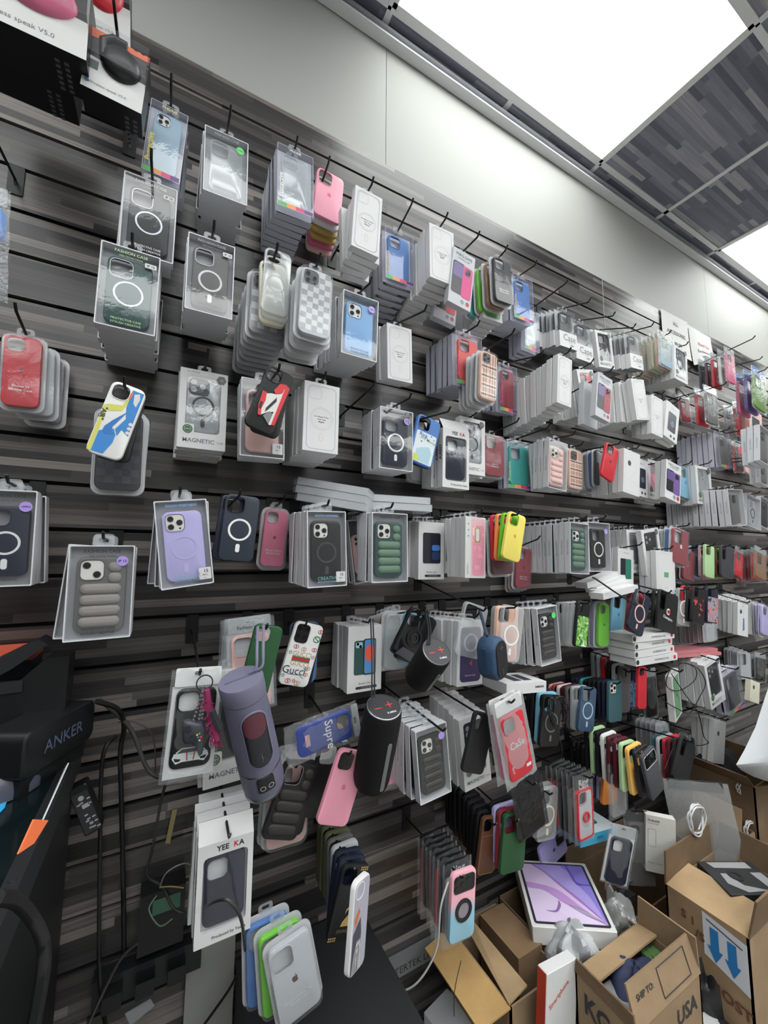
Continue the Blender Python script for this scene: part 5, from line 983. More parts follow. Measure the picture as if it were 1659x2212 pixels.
def patch(mb, r, a0, pts, m, th=.0015):
    """rounded panel wrapped on a cylinder: convex outline pts in (arc length, height), gridded so that it follows the curve"""
    zs_ = sorted(set(round(p[1], 5) for p in pts)); R = r+th; rows = []
    def span(z):
        xs_ = []
        for i in range(len(pts)):
            (x0, z0), (x1, z1) = pts[i], pts[(i+1) % len(pts)]
            if abs(z1-z0) < 1e-6:
                if abs(z-z0) < 3e-5: xs_ += [x0, x1]
            elif min(z0, z1)-2e-5 <= z <= max(z0, z1)+2e-5: xs_.append(x0+(x1-x0)*(z-z0)/(z1-z0))
        return min(xs_), max(xs_)
    for z in zs_:
        a, b = span(z); rows.append([(R*math.sin(a0+u/r), -R*math.cos(a0+u/r), z) for u in [a+(b-a)*k/10 for k in range(11)]])
    i0 = len(mb.v); k = mb.mi(m)
    for q in rows: mb.v += q
    for a in range(len(rows)-1):
        for b in range(10): mb.f.append((i0+a*11+b, i0+a*11+b+1, i0+(a+1)*11+b+1, i0+(a+1)*11+b)); mb.m.append(k)
    f = lambda rr_: [(rr_*math.sin(a0+u/r), -rr_*math.cos(a0+u/r), z) for u, z in pts]
    mb.loops([f(r-.001), f(R)], m)
def bottle():
    a, b = P(520, 1466, .335), P(573, 1700, .27); m, h = axis_frame(a, b); t = thing('blender_bottle', 'lavender portable blender bottle with long window hanging on a loop', 'blender bottle'); t.matrix_world = m; r = .041
    lv = mat((106, 104, 126), .45); mb = MB(); mb.lathe([(r*.96, .012), (r, h*.10), (r*1.0, h*.24), (r*1.0, h*.25)], lv, 40); mb.lathe([(r*1.0, h*.262), (r, h*.5), (r*.97, h*.86)], lv, 40); link('body', mb.mesh('body', 60), t)
    q = MB(); q.lathe([(r*.90, 0), (r*.97, .004), (r*.97, .012)], METAL, 40); q.lathe([(r*1.005, h*.25), (r*1.012, h*.256), (r*1.005, h*.262)], METAL, 40, False, False); link('steel_band', q.mesh('steel_band', 50), t, 'shiny metal base ring')
    l = MB(); l.lathe([(r*.985, h*.865), (r*1.0, h*.90), (r*1.0, h*.985), (r*.96, h), (r*.10, h*1.002)], mat((112, 110, 132), .5), 40); l.box(-r*.7, r*.7, -.002, .002, h*1.002, h*1.006, mat((100, 100, 124), .5)); link('lid', l.mesh('lid', 50), t)
    w = MB(); st = rr(-.022, .022, h*.34, h*.80, .022, 8); patch(w, r*1.0, .12, rr(-.0245, .0245, h*.34-.0025, h*.80+.0025, .0245, 8), mat((128, 126, 148), .4), .0016); patch(w, r*1.0, .12, st, mat((30, 30, 40), .12), .0024); patch(w, r*1.0, .12, rr(-.020, .020, h*.60, h*.795, .018, 8), mat((92, 42, 56), .2), .0027); link('window', w.mesh('window', 40), t, 'dark see-through window')
    bl = MB()
    for k in range(4):
        c = k*PI/4; bl.face([(r*1.07*math.sin(.12+math.cos(c)*.30), -r*1.07*math.cos(.12+math.cos(c)*.30), h*.42+.012*math.sin(c)), (r*1.07*math.sin(.12-math.cos(c)*.30), -r*1.07*math.cos(.12-math.cos(c)*.30), h*.42-.012*math.sin(c)), (r*1.07*math.sin(.15), -r*1.07*math.cos(.15), h*.42+.002)], METAL)
    link('blade', bl.mesh('blade'), t, 'shiny blades'); c = MB(); patch(c, r, .05, rr(-.016, .016, .030, .062, .004), mat((12, 12, 14), .2), .002)
    for u in (-.007, .008):
        o, i = [(u+x, .040+z) for x, z in circ(0, 0, .005, 20)], [(u+x, .040+z) for x, z in circ(0, 0, .0042, 20)]; f = lambda pp: [((r+.0024)*math.sin(.05+x/r), -(r+.0024)*math.cos(.05+x/r), z) for x, z in pp]; c.loops([f(o), f(i)], WHITE)
    link('control_panel', c.mesh('control_panel'), t, 'black panel with two round buttons'); inv = m.inverted(); s = MB()
    for dx_ in (-.006, .006): s.tube(smooth([inv @ P(*q)+Vector((dx_, 0, 0)) for q in ((563, 1352, .28), (562, 1400, .32), (560, 1440, .335), (545, 1452, .335))]), .003, mat((112, 110, 134), .6), 6)
    link('loop', s.mesh('loop', 60), t)
bottle()
def keychain():
    A = P(442, 1475, .30); t = thing('keychain', 'keychain bunch with small game controller, chains and pink tassel', 'keychain', A); mp = lambda x, y, d=.305: P(x, y, d)-A
    mb = MB(); o = circ(0, 0, .015, 30); i = circ(0, 0, .0128, 30); mb.ring(o, i, -.001, .001, mat((70, 70, 74), .3, .8)); link('ring', mb.mesh('ring'), t)
    c = MB(); g = mat((58, 60, 70), .4); pts = [(396, 1556), (408, 1553), (425, 1558), (437, 1556), (444, 1575), (441, 1605), (437, 1628), (430, 1633), (422, 1612), (412, 1604), (400, 1606), (394, 1600), (393, 1575)]
    f = lambda k, y: [((p.x-cx)*k+cx, p.y+y, (p.z-cz)*k+cz) for p in [mp(*q) for q in reversed(pts)]]; cx, cz = mp(418, 1585).x, mp(418, 1585).z
    c.loops([f(.75, -.009), f(.95, -.006), f(1, 0), f(.95, .006)], g, True, True)
    for (x, y), cc in zip(((405, 1570), (416, 1590), (425, 1583), (430, 1580), (427, 1588), (433, 1587), (430, 1594)), ((36, 36, 40), (36, 36, 40), (210, 190, 60), (70, 160, 90), (60, 110, 200), (200, 60, 60), (210, 190, 60))):
        p = mp(x, y); c.prism([(p.x+a, p.z+b) for a, b in circ(0, 0, .0052 if cc[0] == 36 else .0017, 12)], p.y-.011, p.y-.008, mat(cc, .3))
    link('controller', c.mesh('controller', 50), t, 'small dark game controller'); ch = MB(); ml = METAL
    for a, b in (((440, 1485), (418, 1555)), ((443, 1486), (430, 1552)), ((447, 1486), (436, 1550))):
        for k in range(9):
            p = mp(a[0]+(b[0]-a[0])*k/8, a[1]+(b[1]-a[1])*k/8); ch.prism([(p.x+u, p.z+v) for u, v in circ(0, 0, .0022, 8)], p.y-.002, p.y+.002, ml)
    link('chain', ch.mesh('chain'), t, 'silver bead chains'); ts = MB(); pk = mat((150, 46, 92), .7); rnd = random.Random(3)
    for k in range(46):
        u = rnd.random(); x, y = 447+22*u+rnd.uniform(-7, 7), 1492+105*u; p = mp(x, y, .31); ts.tube([p, p+Vector((rnd.uniform(-.006, .006), rnd.uniform(-.006, .004), -.016)), p+Vector((rnd.uniform(-.009, .009), rnd.uniform(-.006, .006), -.024))], .0013, pk, 4)
    ts.tube([mp(447, 1490, .31), mp(455, 1545, .31), mp(470, 1600, .31)], .005, pk, 8); link('tassel', ts.mesh('tassel'), t, 'pink fringe tassel'); p = MB(); a, b = mp(458, 1535, .32), mp(474, 1577, .32); p.tube([a, b], .0058, mat((120, 122, 128), .3, .7), 4); link('name_tag', p.mesh('name_tag'), t, 'grey metal bar'); s = MB(); s.tube(smooth([mp(*q) for q in ((455, 1590), (452, 1606), (458, 1616), (464, 1606))]), .002, ml, 6); link('clasp', s.mesh('clasp'), t)
keychain()
# ------------------------------------------------------------------ packs lying on top of the pegs
def lying(name, label, cat, L_, R_, wd, th, n, group=None, col=None, text='', dy=0.0, more=None, face=None):
    """n flat packs lying one on another, long front edge from pixel-point L_ to R_; the front faces the room"""
    a, b = P(*L_), P(*R_); v = b-a; ln = v.length; yaw = math.atan2(v.y, v.x); rl = -math.atan2(v.z, math.hypot(v.x, v.y)); m = col or MILK
    for k in range(n):
        t = thing(name, label if k == n-1 else more[k], cat, a+Vector((-.004*k*(k % 2), dy*k, th*1.08*k)), (0, rl, yaw+.03*((k*7) % 3-1)), group); mb = MB(); mb.box(0, ln, 0, wd, 0, th, m); mb.box(.004, ln-.004, .003, wd-.004, .002, th-.002, mat((200, 204, 214), .5) if m is MILK else m)
        if text: mb.text(text, ln*.60, th*.52, th*.5, -.0008, INK, fit=ln*.34); mb.flat(circ(ln*.04, th*.5, th*.34, 12), -.0008, INK); mb.flat(rr(ln*.90, ln*.95, th*.25, th*.75, .001), -.0008, mat(K['red']))
        link('pack', mb.mesh('pack'), t)
        if m is MILK: q = MB(); q.ring([(-x, z) for x, z in rr(.0, .022, .001, th-.001, .004)], [(-x, z) for x, z in rr(.006, .016, .005, th-.005, .002)], wd*.4, wd*.4+.001, TAB); link('hang_tab', q.mesh('hang_tab'), t)
        if face: q = MB(); face(q, ln, wd, th); link('print', q.mesh('print'), t)
lying('clear_case_pack', 'clear case box lying topmost of three on the pegs above the black green-print box', 'phone case', (640, 1080, .10), (792, 1106, .22), .085, .020, 3, 'clear packs lying on the pegs', more=['clear case box lying lowest of three above the black green-print box', 'clear case box lying middle of three above the black green-print box'])
lying('clear_case_pack', 'clear case box lying on top of another above the green quilted box', 'phone case', (792, 1098, .14), (932, 1106, .19), .085, .020, 2, 'clear packs lying on the pegs', more=['clear case box lying under another above the green quilted box'])
lying('waterproof_case_carton', 'white waterproof case carton lying topmost of four, lower right', 'phone case box', (1374, 1440, .26), (1459, 1424, .26), .10, .026, 4, 'waterproof case cartons stacked on the pegs', col=WHITE, text='WATERPROOF CASE', more=['white waterproof case carton lying lowest of four', 'white waterproof case carton second from the bottom of four', 'white waterproof case carton third from the bottom of four'])
def phone_top(q, ln, wd, th):
    for x in (.30, .56): q.face([(ln*x, wd*.2, th+.0006), (ln*(x+.2), wd*.2, th+.0006), (ln*(x+.2), wd*.8, th+.0006), (ln*x, wd*.8, th+.0006)], mat((60, 62, 70), .4))
    q.text('SAMSUNG', ln*.82, th*.55, th*.26, -.0008, INK, bold=.03)
lying('flat_white_carton', 'flat white lettered carton lying below the blue speaker', 'phone case box', (1094, 1502, .28), (1177, 1493, .28), .10, .030, 1, None, col=WHITE, face=phone_top)
lying('bagged_phone_case', 'flat pink bagged case lying right of the waterproof cartons', 'phone case', (1455, 1422, .2), (1552, 1414, .2), .09, .014, 2, 'flat bags lying on the pegs', col=mat((196, 120, 126), .35), more=['flat dusty pink bag lying under another right of the waterproof cartons'])
for k, (a, b, lb) in enumerate((((1270, 1272, .20), (1333, 1246, .20), 'small cream carton leaning at the back of four under white spines'), ((1292, 1282, .22), (1350, 1254, .22), 'small white carton second from the back of four under white spines'), ((1300, 1290, .25), (1366, 1264, .25), 'small white carton third from the back of four under white spines'), ((1304, 1296, .28), (1376, 1276, .28), 'slim white lettered carton in front of three small ones under white spines'))):
    lying('small_white_carton', lb, 'small box', a, b, .05, .022, 1, 'small cartons lying on the pegs', col=WHITE)
cable('black rubber strap with lime end lying over small white cartons', [(1280, 1247, .27), (1292, 1254, .285), (1330, 1280, .30), (1372, 1306, .30)], .0028, mat(K['black'], .6), name='strap')
def blue_bag():
    t = thing('bagged_phone_case', 'blue lettered case in clear bag lying flat under the graffiti case', 'phone case', P(702, 1576, .29), (0, math.radians(-84), .0)); t.rotation_euler = (math.radians(0), math.radians(80), 0)
    t.location = P(775, 1556, .29); grow(t, polybag(w=.085, h=.165, color=(50, 66, 140), art='supre', hcol='clear', header=.012))
blue_bag()
# ------------------------------------------------------------------ cardboard boxes and loose goods, lower right
CB = cardboard((150, 127, 101)); CB2 = cardboard((174, 147, 114)); CB3 = cardboard((122, 100, 80)); GOLD = cardboard((188, 153, 102))
def carton_box(label, x0, x1, y0, y1, z1, flaps, m, m2, prints=None, z0=0.0, tilt=0.0):
    """open cardboard box; flaps: (edge, outward, up, material)"""
    o = Vector(((x0+x1)/2, (y0+y1)/2, z0)); t = thing('cardboard_box', label, 'cardboard box', o, (0, 0, tilt), 'cardboard boxes on the floor'); w, l, h, th = (x1-x0)/2, (y1-y0)/2, z1-z0, .005
    mb = MB(); mb.box(-w, w, -l, -l+th, 0, h, m); mb.box(-w, w, l-th, l, 0, h, m); mb.box(-w, -w+th, -l, l, 0, h, m); mb.box(w-th, w, -l, l, 0, h, m); mb.box(-w, w, -l, l, 0, th, m); link('body', mb.mesh('body'), t)
    ed = {'f': ((-w, -l), (w, -l)), 'b': ((-w, l), (w, l)), 'l': ((-w, -l), (-w, l)), 'r': ((w, -l), (w, l))}; nrm = {'f': (0, -1), 'b': (0, 1), 'l': (-1, 0), 'r': (1, 0)}
    for e, o_, u_, mm in flaps:
        (a, b), (c, d_) = ed[e]; nx, ny = nrm[e]; q = panel([(a, b, h), (c, d_, h), (c+nx*o_+(a-c)*.02, d_+ny*o_+(b-d_)*.03, h+u_), (a+nx*o_+(c-a)*.02, b+ny*o_+(d_-b)*.03, h+u_)], .005, mm); link('flap', q.mesh('flap'), t)
    for nm_, q in (prints(w, l, h) if prints else []): link(nm_, q.mesh(nm_), t)
    return t
def pr_a(w, l, h):
    mb = MB(); x = -w-.0012; BR = mat((104, 62, 44), .8)
    mb.face([(x, -l+.004, h-.02), (x, -l+.105, h-.005), (x, -l+.105, h-.115), (x, -l+.004, h-.145)], mat((206, 210, 220), .5)); B = mat((36, 120, 186), .5); q = x-.0012
    for y in (.078, .038):
        f = lambda u, v: (q, -l+y+u, h-.03-(0.105-y)*.15-v)
        mb.face([f(.010, 0), f(-.010, 0), f(-.010, .05), f(.010, .05)], B); mb.face([f(.018, .05), f(-.018, .05), f(0, .085)], B)
    mb.face([(q, -l+.014, h-.036), (q, -l+.095, h-.018), (q, -l+.095, h-.021), (q, -l+.014, h-.039)], INK)
    st = mb; mb = MB()
    for s, y, z, k in (('S 1', -.015, .045, .030), ('/5', -.050, .075, .030), ('1 HOST', -.050, .175, .036)): 
        g, fs, w_ = glyphs(s, .03); i0 = len(mb.v)
        for vx, vy in g: mb.v.append((x-.0006, l*.55+y+.02-vx*k, h-z+(vy-.35)*k-vx*k*.15))
        for f in fs: mb.f.append(tuple(i0+a for a in f)); mb.m.append(mb.mi(BR))
    return [('sticker', st), ('handwriting', mb)]
carton_box('big cardboard box with blue down-arrow sticker, lower right corner', 1.405, 1.735, -.585, -.385, .45, [('l', -.125, .02, CB2), ('b', .0, .092, CB3), ('f', .02, .10, CB3), ('r', .01, .085, CB3)], CB, CB2, pr_a)
def pr_b(w, l, h):
    mb = MB(); y = -l-.0012; mb.text('USA', w*.5, h-.05, .05, y, INK, bold=.02); mb.text('US', -w*.5, h-.07, .05, y, INK, bold=.02)
    y0 = l-.0; f = lambda x, u: (x, -l+.026*u-.004, h+.075*u)
    a = [f(-.02, .18), f(.10, .18), f(.10, .86), f(-.02, .86)]
    for i in range(4):
        p, q = Vector(a[i]), Vector(a[(i+1) % 4]); mb.tube([p, q], .0011, INK, 4)
    g, fs, w_ = glyphs('SHIP TO:', .02); i0 = len(mb.v)
    for vx, vy in g: mb.v.append(f(-.115+vx*.018, .62+(vy-.35)*.2))
    for q in fs: mb.f.append(tuple(i0+u for u in q)); mb.m.append(mb.mi(INK))
    x = -w-.0014; g, fs, w_ = glyphs('KG', .03); i0 = len(mb.v)
    for vx, vy in g: mb.v.append((x, l*.7-vx*.05, h-.05+(vy-.35)*.06))
    for q in fs: mb.f.append(tuple(i0+u for u in q)); mb.m.append(mb.mi(INK))
    return [('print', mb)]
carton_box('cardboard box with printed address panel, front of the pile', .99, 1.27, -.53, -.375, .385, [('f', -.026, .075, CB), ('r', .0, .078, CB), ('b', -.055, .012, CB2), ('l', .0, .032, CB3)], CB, CB2, pr_b)
carton_box('cardboard box holding white bags under the tablet carton', 1.03, 1.328, -.335, -.06, .33, [], CB3, CB2)
carton_box('narrow cardboard box with golden flap at the left of the pile', .825, 1.018, -.312, -.065, .32, [('l', .095, -.012, GOLD), ('f', -.0, .0, CB)][:1], CB, GOLD)
t = carton_box('cardboard box near the wall behind the blue flat carton', 1.36, 1.74, -.30, -.06, .30, [('b', .0, .07, CB3)], CB3, CB2)
carton_box('cardboard box holding bagged cables, right side of the pile', 1.76, 2.05, -.375, -.20, .40, [], CB, CB2)
carton_box('far cardboard box holding coiled white cable, right edge', 2.06, 2.46, -.38, -.08, .56, [('b', .04, .05, CB3), ('l', .03, .04, CB3), ('f', .04, .02, CB2)], CB3, CB2)
fp = [P(1496, 1701, .23), P(1603, 1749, .37), P(1602, 1840, .37), P(1500, 1800, .23)]; t = thing('cardboard_sheet', 'large brown cardboard flap standing behind the cable bag', 'cardboard', fp[3]); link('sheet', panel(off(fp, fp[3]), .006, CB).mesh('sheet'), t)
t = thing('cardboard_box', 'closed brown box standing in the narrow box with golden flap', 'cardboard box', (.972, -.168, .10), group='cardboard boxes on the floor'); mb = MB(); mb.box(-.047, .047, -.077, .077, 0, .235, cardboard((126, 101, 78))); link('body', mb.mesh('body'), t); mb = MB(); mb.box(-.0475, .0475, -.0775, .0775, .2345, .2365, cardboard((134, 109, 84))); link('lid', mb.mesh('lid'), t)
t = thing('cardboard_strip', 'tan cardboard strip folded inside the narrow box', 'cardboard', (.86, -.2, .33)); link('strip', panel(off([(.892, -.085, .335), (.892, -.305, .335), (.824, -.308, .325), (.862, -.12, .325)], (.86, -.2, .33)), .005, CB2).mesh('strip'), t)
def rect_pose(px, width):
    """plane rectangle whose corners project to the four pixels (exact parallelogram, scaled to the given width)"""
    r_ = [ray(*p) for p in px]; M_ = Matrix((r_[1], -r_[2], r_[3])).transposed(); s = M_.inverted() @ r_[0]; k = [1, s[0], s[1], s[2]]; pts = [r_[i]*k[i] for i in range(4)]
    f = width/(pts[1]-pts[0]).length; return [CAM+p*f for p in pts]
def slab(name, label, cat, px, width, th, m, topart=None, group=None, side=None, aspect=None, z=None, d=None):
    """flat carton: face corners (top-left, top-right, bottom-right, bottom-left) in the photograph, real width, thickness away from the face"""
    a, b, c, d_ = [Pz(*q, z) for q in px] if z else [P(*q, d) for q in px] if d else rect_pose(px, width); X = ((b-a)+(c-d_)).normalized(); Zr = ((a-d_)+(b-c)); Zr = (Zr-X*Zr.dot(X)).normalized(); Y = X.cross(Zr)
    # local x right, z up the face, y into the carton
    Y = Zr.cross(X); o = (a+b+c+d_)/4; m4 = Matrix((X, Y, Zr)).transposed().to_4x4(); m4.translation = o
    w = ((b-a).length+(c-d_).length)/4; h = aspect*w if aspect else ((a-d_).length+(b-c).length)/4; t = thing(name, label, cat, group=group); t.matrix_world = m4
    mb = MB(); L = [[(x, y, z) for x, z in rr(-w+i, w-i, -h+i, h-i, .004, 3)] for i, y in ((.0012, 0), (0, .0012), (0, th))]; mb.loops(L, m, True, True)
    if side: side(mb, w, h, th)
    link('carton', mb.mesh('carton'), t)
    if topart: q = MB(); topart(q, w, h, th); link('print', q.mesh('print'), t)
    print('SLAB', label[:30], [round(v, 3) for v in (*o, w*2, h*2)]); return t
def tablet_art(q, w, h, th):
    e = -.0008; W, H = w-.010, h-.010; q.flat(rr(-W, W, -H, H, .008, 4), e, mat((52, 50, 62), .3)); W -= .007; H -= .007
    q.flat(rr(-W, W, -H, H, .004, 3), e-.0004, mat((214, 184, 226), .35))
    def F2(pts, c, k):
        n = len(pts); out = []
        for a in range(n):
            p0, p1, p2, p3 = pts[a-1], pts[a], pts[(a+1) % n], pts[(a+2) % n]; edge = max(abs(p1[0]), abs(p1[1])) >= .98 and max(abs(p2[0]), abs(p2[1])) >= .98
            for b in range(1 if edge else 6):
                t_ = b/6; f_ = lambda j: .5*(2*p1[j]+(p2[j]-p0[j])*t_+(2*p0[j]-5*p1[j]+4*p2[j]-p3[j])*t_*t_+(3*p1[j]-p0[j]-3*p2[j]+p3[j])*t_**3)
                out.append((max(-1, min(1, f_(0))), max(-1, min(1, f_(1)))))
        q.flat([(x*W, z*H) for x, z in out], e-.0008-.0003*k, mat(c, .35))
    F2([(-1, 1), (1, 1), (1, -1), (-1, -1)], (224, 204, 236), -1)
    F2([(-.55, 1), (1, 1), (1, -1), (.55, -.30), (.1, .25), (-.3, .72)], (176, 160, 226), 0); F2([(.30, 1), (1, 1), (1, -.98), (.85, -.2), (.62, .25), (.50, .45), (.46, .75)], (142, 128, 212), 1)
    F2([(-1, .92), (-.62, .98), (-.30, .72), (.1, .25), (.55, -.30), (1, -1), (.5, -.6), (.0, -.05), (-.45, .15), (-1, .22)], (222, 198, 236), 1); F2([(-1, .28), (-.45, .20), (.0, -.0), (.5, -.55), (1, -1), (.4, -.70), (-.1, -.30), (-.5, .02), (-1, .10)], (196, 150, 214), 2)
    F2([(-.10, -.42), (.30, -.48), (.7, -.72), (1, -1), (.2, -1), (-.1, -.82), (-.24, -.62)], (228, 210, 240), 2); F2([(-.62, -.66), (-.36, -.64), (-.22, -.46), (-.16, -.30), (-.14, -.46), (-.24, -.62), (-.36, -.70)], (150, 110, 180), 3); F2([(.62, .25), (.55, .36), (.52, .60), (.44, 1), (.50, 1), (.57, .62), (.62, .38), (.80, .30), (1, .30), (1, .25), (.80, .26)], (104, 88, 186), 3)
    F2([(-.66, .98), (-.58, .98), (-.28, .70), (.1, .25), (.55, -.30), (1, -1), (.5, -.36), (.05, .20), (-.32, .68)], (168, 116, 190), 3)
slab('tablet_carton', 'white tablet carton with purple petal picture lying tilted on the boxes', 'tablet box', [(1114, 1857), (1266, 1865), (1331, 2014), (1146, 2001)], .235, .048, mat((222, 220, 218), .4), tablet_art)
def smart(q, w, h, th): q.text('Smartphone', -w*.2, h*.55, .016, -.0008, mat((206, 76, 66), .5), rot=.5, bold=.01)
def smart_side(mb, w, h, th): mb.box(-w-.0006, -w, .002, th, -h, h-.001, mat((190, 62, 44), .4))
slab('smartphone_carton', 'white carton with orange-red side standing at the bottom edge', 'phone box', [(1143, 2140), (1212, 2108), (1276, 2276), (1212, 2330)], .078, .028, WHITE, smart, side=smart_side, d=.375)
def glass_carton(h):
    w, t = .088, .024; mb = MB(); solid(mb, w, h, t, mat((212, 210, 204), .5)); e = -.0006; mb.text('TI-GLASS', -w*.44, -h*.09, .009, e, INK, align='l', bold=.02); mb.line(rr(-w*.42, -w*.16, -h*.55, -h*.24, .005), .0009, e, GREYINK); mb.text('Tempered Glass', -w*.44, -h*.14, .005, e, GREYINK, align='l')
    mb.text('Privacy  Screen', -w*.42, -h*.83, .007, e, GREYINK, align='l'); mb.flat(rr(w*.25, w*.40, -h*.86, -h*.80, .002), e, GREYINK); mb.flat(rr(w*.25, w*.40, -h*.96, -h*.91, .002), e, CARD); return [('carton', mb.mesh('carton'), None, [])]
def blue_top(q, ln, wd, th):
    q.face([(0, 0, th+.0006), (ln, 0, th+.0006), (ln, wd, th+.0006), (0, wd, th+.0006)], mat((196, 208, 214), .4)); q.face([(ln*.2, wd*.2, th+.001), (ln*.7, wd*.3, th+.001), (ln*.75, wd*.5, th+.001), (ln*.3, wd*.6, th+.001)], mat((70, 80, 96), .4)); q.text('JERRY', ln*.5, th*.5, th*.4, -.0008, mat((30, 90, 120), .5))
lying('flat_blue_carton', 'flat blue and white carton lying under the red-framed finger ring case', 'phone case box', (1254, 1832, .24), (1332, 1806, .24), .12, .032, 1, None, col=mat((74, 166, 200), .4), face=blue_top)
def dark_art(q, w, h, th):
    e = -.0008; g = mat((150, 150, 152), .5); q.flat([(-w*.7, h*.9), (w*.75, h*.9), (w*.75, h*.5), (-w*.6, h*.55)], e, g); q.ring(circ(-w*.15, h*.05, w*.24, 24), circ(-w*.15, h*.05, w*.13, 24), e-.001, e, mat((30, 30, 32), .5)); q.flat([(-w*.6, h*.2), (-w*.4, h*.2), (-w*.2, -h*.5), (w*.5, -h*.8), (-w*.3, -h*.9), (-w*.7, -h*.4)], e, g); q.flat([(w*.5, h*.25), (w*.9, h*.25), (w*.95, -h*.8), (w*.6, -h*.8)], e, g)
slab('dark_printed_carton', 'black and grey printed carton lying in the arrow-sticker box', 'box', [(1524, 1862), (1648, 1866), (1672, 1925), (1556, 1930)], .19, .05, mat((44, 44, 46), .5), dark_art, z=.475)
slab('flat_white_carton', 'flat white carton lying on the floor under the golden flap', 'phone box', [(914, 2186), (964, 2137), (1052, 2220), (1000, 2290)], .12, .03, mat((196, 198, 204), .5), None, z=.15)
slab('small_white_carton', 'white carton with dark phone picture at the bottom edge, right', 'phone box', [(1528, 2188), (1600, 2184), (1640, 2240), (1530, 2260)], .12, .03, WHITE, z=.2, topart= lambda q, w, h, th: q.flat(rr(-w*.3, w*.8, -h*.8, h*.5, .01), -.0006, mat((40, 40, 46), .4)))
def lump(name, label, cat, pts, m, seed=1, amp=.25, z=1.0, n=20, group=None):
    """crumpled sack or cloth: a noisy rounded lump spanning the given centre and radii"""
    c, rad = Vector(pts[0]), Vector(pts[1]); rnd = random.Random(seed); ph = [(rnd.uniform(1.5, 6), rnd.uniform(1.5, 6), rnd.uniform(0, 6.3), rnd.uniform(.3, 1)) for _ in range(12)]; mb = MB(); L = []
    for j in range(n+1):
        th = PI*j/n; row = []
        for i in range(n*2):
            f = 2*PI*i/(n*2); k = 1+amp*sum(a*math.sin(u*f*round(1)+p) * math.sin(v*th+p*2) for u, v, p, a in [(round(u), v, p, a) for u, v, p, a in ph])/3.2
            s = max(.001, math.sin(th)); row.append((rad.x*k*s*math.cos(f), rad.y*k*s*math.sin(f), rad.z*k*math.cos(th)))
        L.append(row)
    mb.loops(L, m, True, True); o = link(name, mb.mesh(name, 28), None, label, cat, group); o.location = c; return o
SACK = mat((176, 178, 182), .4, 0, .4, .5, 18)
lump('plastic_bag', 'crumpled white plastic bag under the tablet carton', 'plastic bag', (Pz(1235, 2050, .33), (.075, .06, .06)), SACK, 4, .35)
lump('plastic_bag', 'crumpled clear bag stuffed behind the tablet carton', 'plastic bag', (Pz(1335, 1990, .30), (.05, .05, .07)), film((226, 228, 230), haze=.4, gloss=.2, rough=.15, bump=.8), 9, .4)
lump('cloth', 'navy cloth inside the address-panel box', 'cloth', ((1.13, -.45, .345), (.075, .05, .05)), mat((46, 54, 84), .8), 12, .3)
lump('plastic_bag', 'dark crumpled bag beside the address-panel box, bottom edge', 'plastic bag', (Pz(1530, 2160, .2), (.05, .05, .11)), mat((34, 34, 36), .3, 0, .5, .5, 20), 21, .4)
lump('cloth', 'draped black cloth behind the cable bag, lower right', 'cloth', (P(1545, 1688, .17), (.19, .07, .13)), mat((20, 20, 23), .85), 17, .25)
slab('green_pack', 'small green printed pack inside the address-panel box', 'packet', [(1395, 2052), (1418, 2036), (1432, 2072), (1412, 2090)], .05, .012, z=.37, m= speckle(((60, 90, 60), (96, 130, 80), (40, 60, 50)), 60))
slab('white_box', 'pale grey box corner inside the address-panel box', 'box', [(1318, 2135), (1352, 2110), (1352, 2180), (1330, 2200)], .05, .03, mat((150, 152, 158), .5), z=.36)
def sack():
    t = thing('white_sack', 'large white plastic sack hanging at the right edge', 'plastic bag', P(1640, 1600, .45)); px = [(1662, 1478), (1648, 1520), (1632, 1570), (1608, 1620), (1590, 1652), (1602, 1664), (1628, 1678), (1665, 1690), (1740, 1700), (1760, 1600), (1720, 1478)]; o = P(1640, 1600, .45); f = [P(*q, .48)-o for q in px]; b = [P(*q, .38)-o for q in px]; c = sum(f, Vector())/len(f)
    m1 = [c+(p-c)*.6+Vector((0, -.05, 0)) for p in f]; mb = MB(); mb.loops([m1, f, b], SACK, True, True); link('sack', mb.mesh('sack', 60), t)
sack()
# bagged goods standing in the boxes
def standing(label, T, B, d, maker, roll=None, yaw=0.0, nm='bagged_phone_case', group=None, pitch=0.0):
    a, b = P(*T, d), P(*B, d); h = (a-b).length; t = thing(nm, label, 'phone case', a, (pitch, math.atan2(-(b.x-a.x), -(b.z-a.z)), yaw), group); grow(t, maker(h)); return t
standing('navy case with white frame in clear bag standing behind the tablet carton', (1352, 1790), (1340, 1928), .31, lambda h: polybag(w=.095, h=round(h, 3), color='navy', hcol='clear', card='white'), yaw=-.45)
standing('clear crinkled bag with dark case leaning right of the navy one', (1376, 1756), (1388, 1915), .28, lambda h: polybag(w=.085, h=round(h, 3), color='smoke', hcol='black'), yaw=-.6)
standing('dusty pink case in bag behind the navy one in the box', (1318, 1830), (1312, 1925), .20, lambda h: polybag(w=.07, h=round(h, 3), color='blush', hcol='clear'), yaw=.4)
g_ = standing('cream screen glass carton standing behind the arrow-sticker box', (1427, 1765), (1431, 1892), .33, glass_carton, nm='screen_glass_carton', yaw=-.75); g_['category'] = 'screen protector box'
standing('lavender case lying behind the tablet carton', (1222, 1812), (1170, 1862), .09, lambda h: bare(w=.09, h=round(h, 3), color='lavender', logo='purple'), nm='phone_case')
t = standing('clear bag of coiled white cable in the far box', (1500, 1690), (1522, 1850), .36, lambda h: polybag(w=.19, h=round(h, 3), color='silver', hcol='darkgrey', cw=.05, bag=(228, 230, 232))[:-1], nm='cable_bag', yaw=-.95)
t['category'] = 'cable bag'
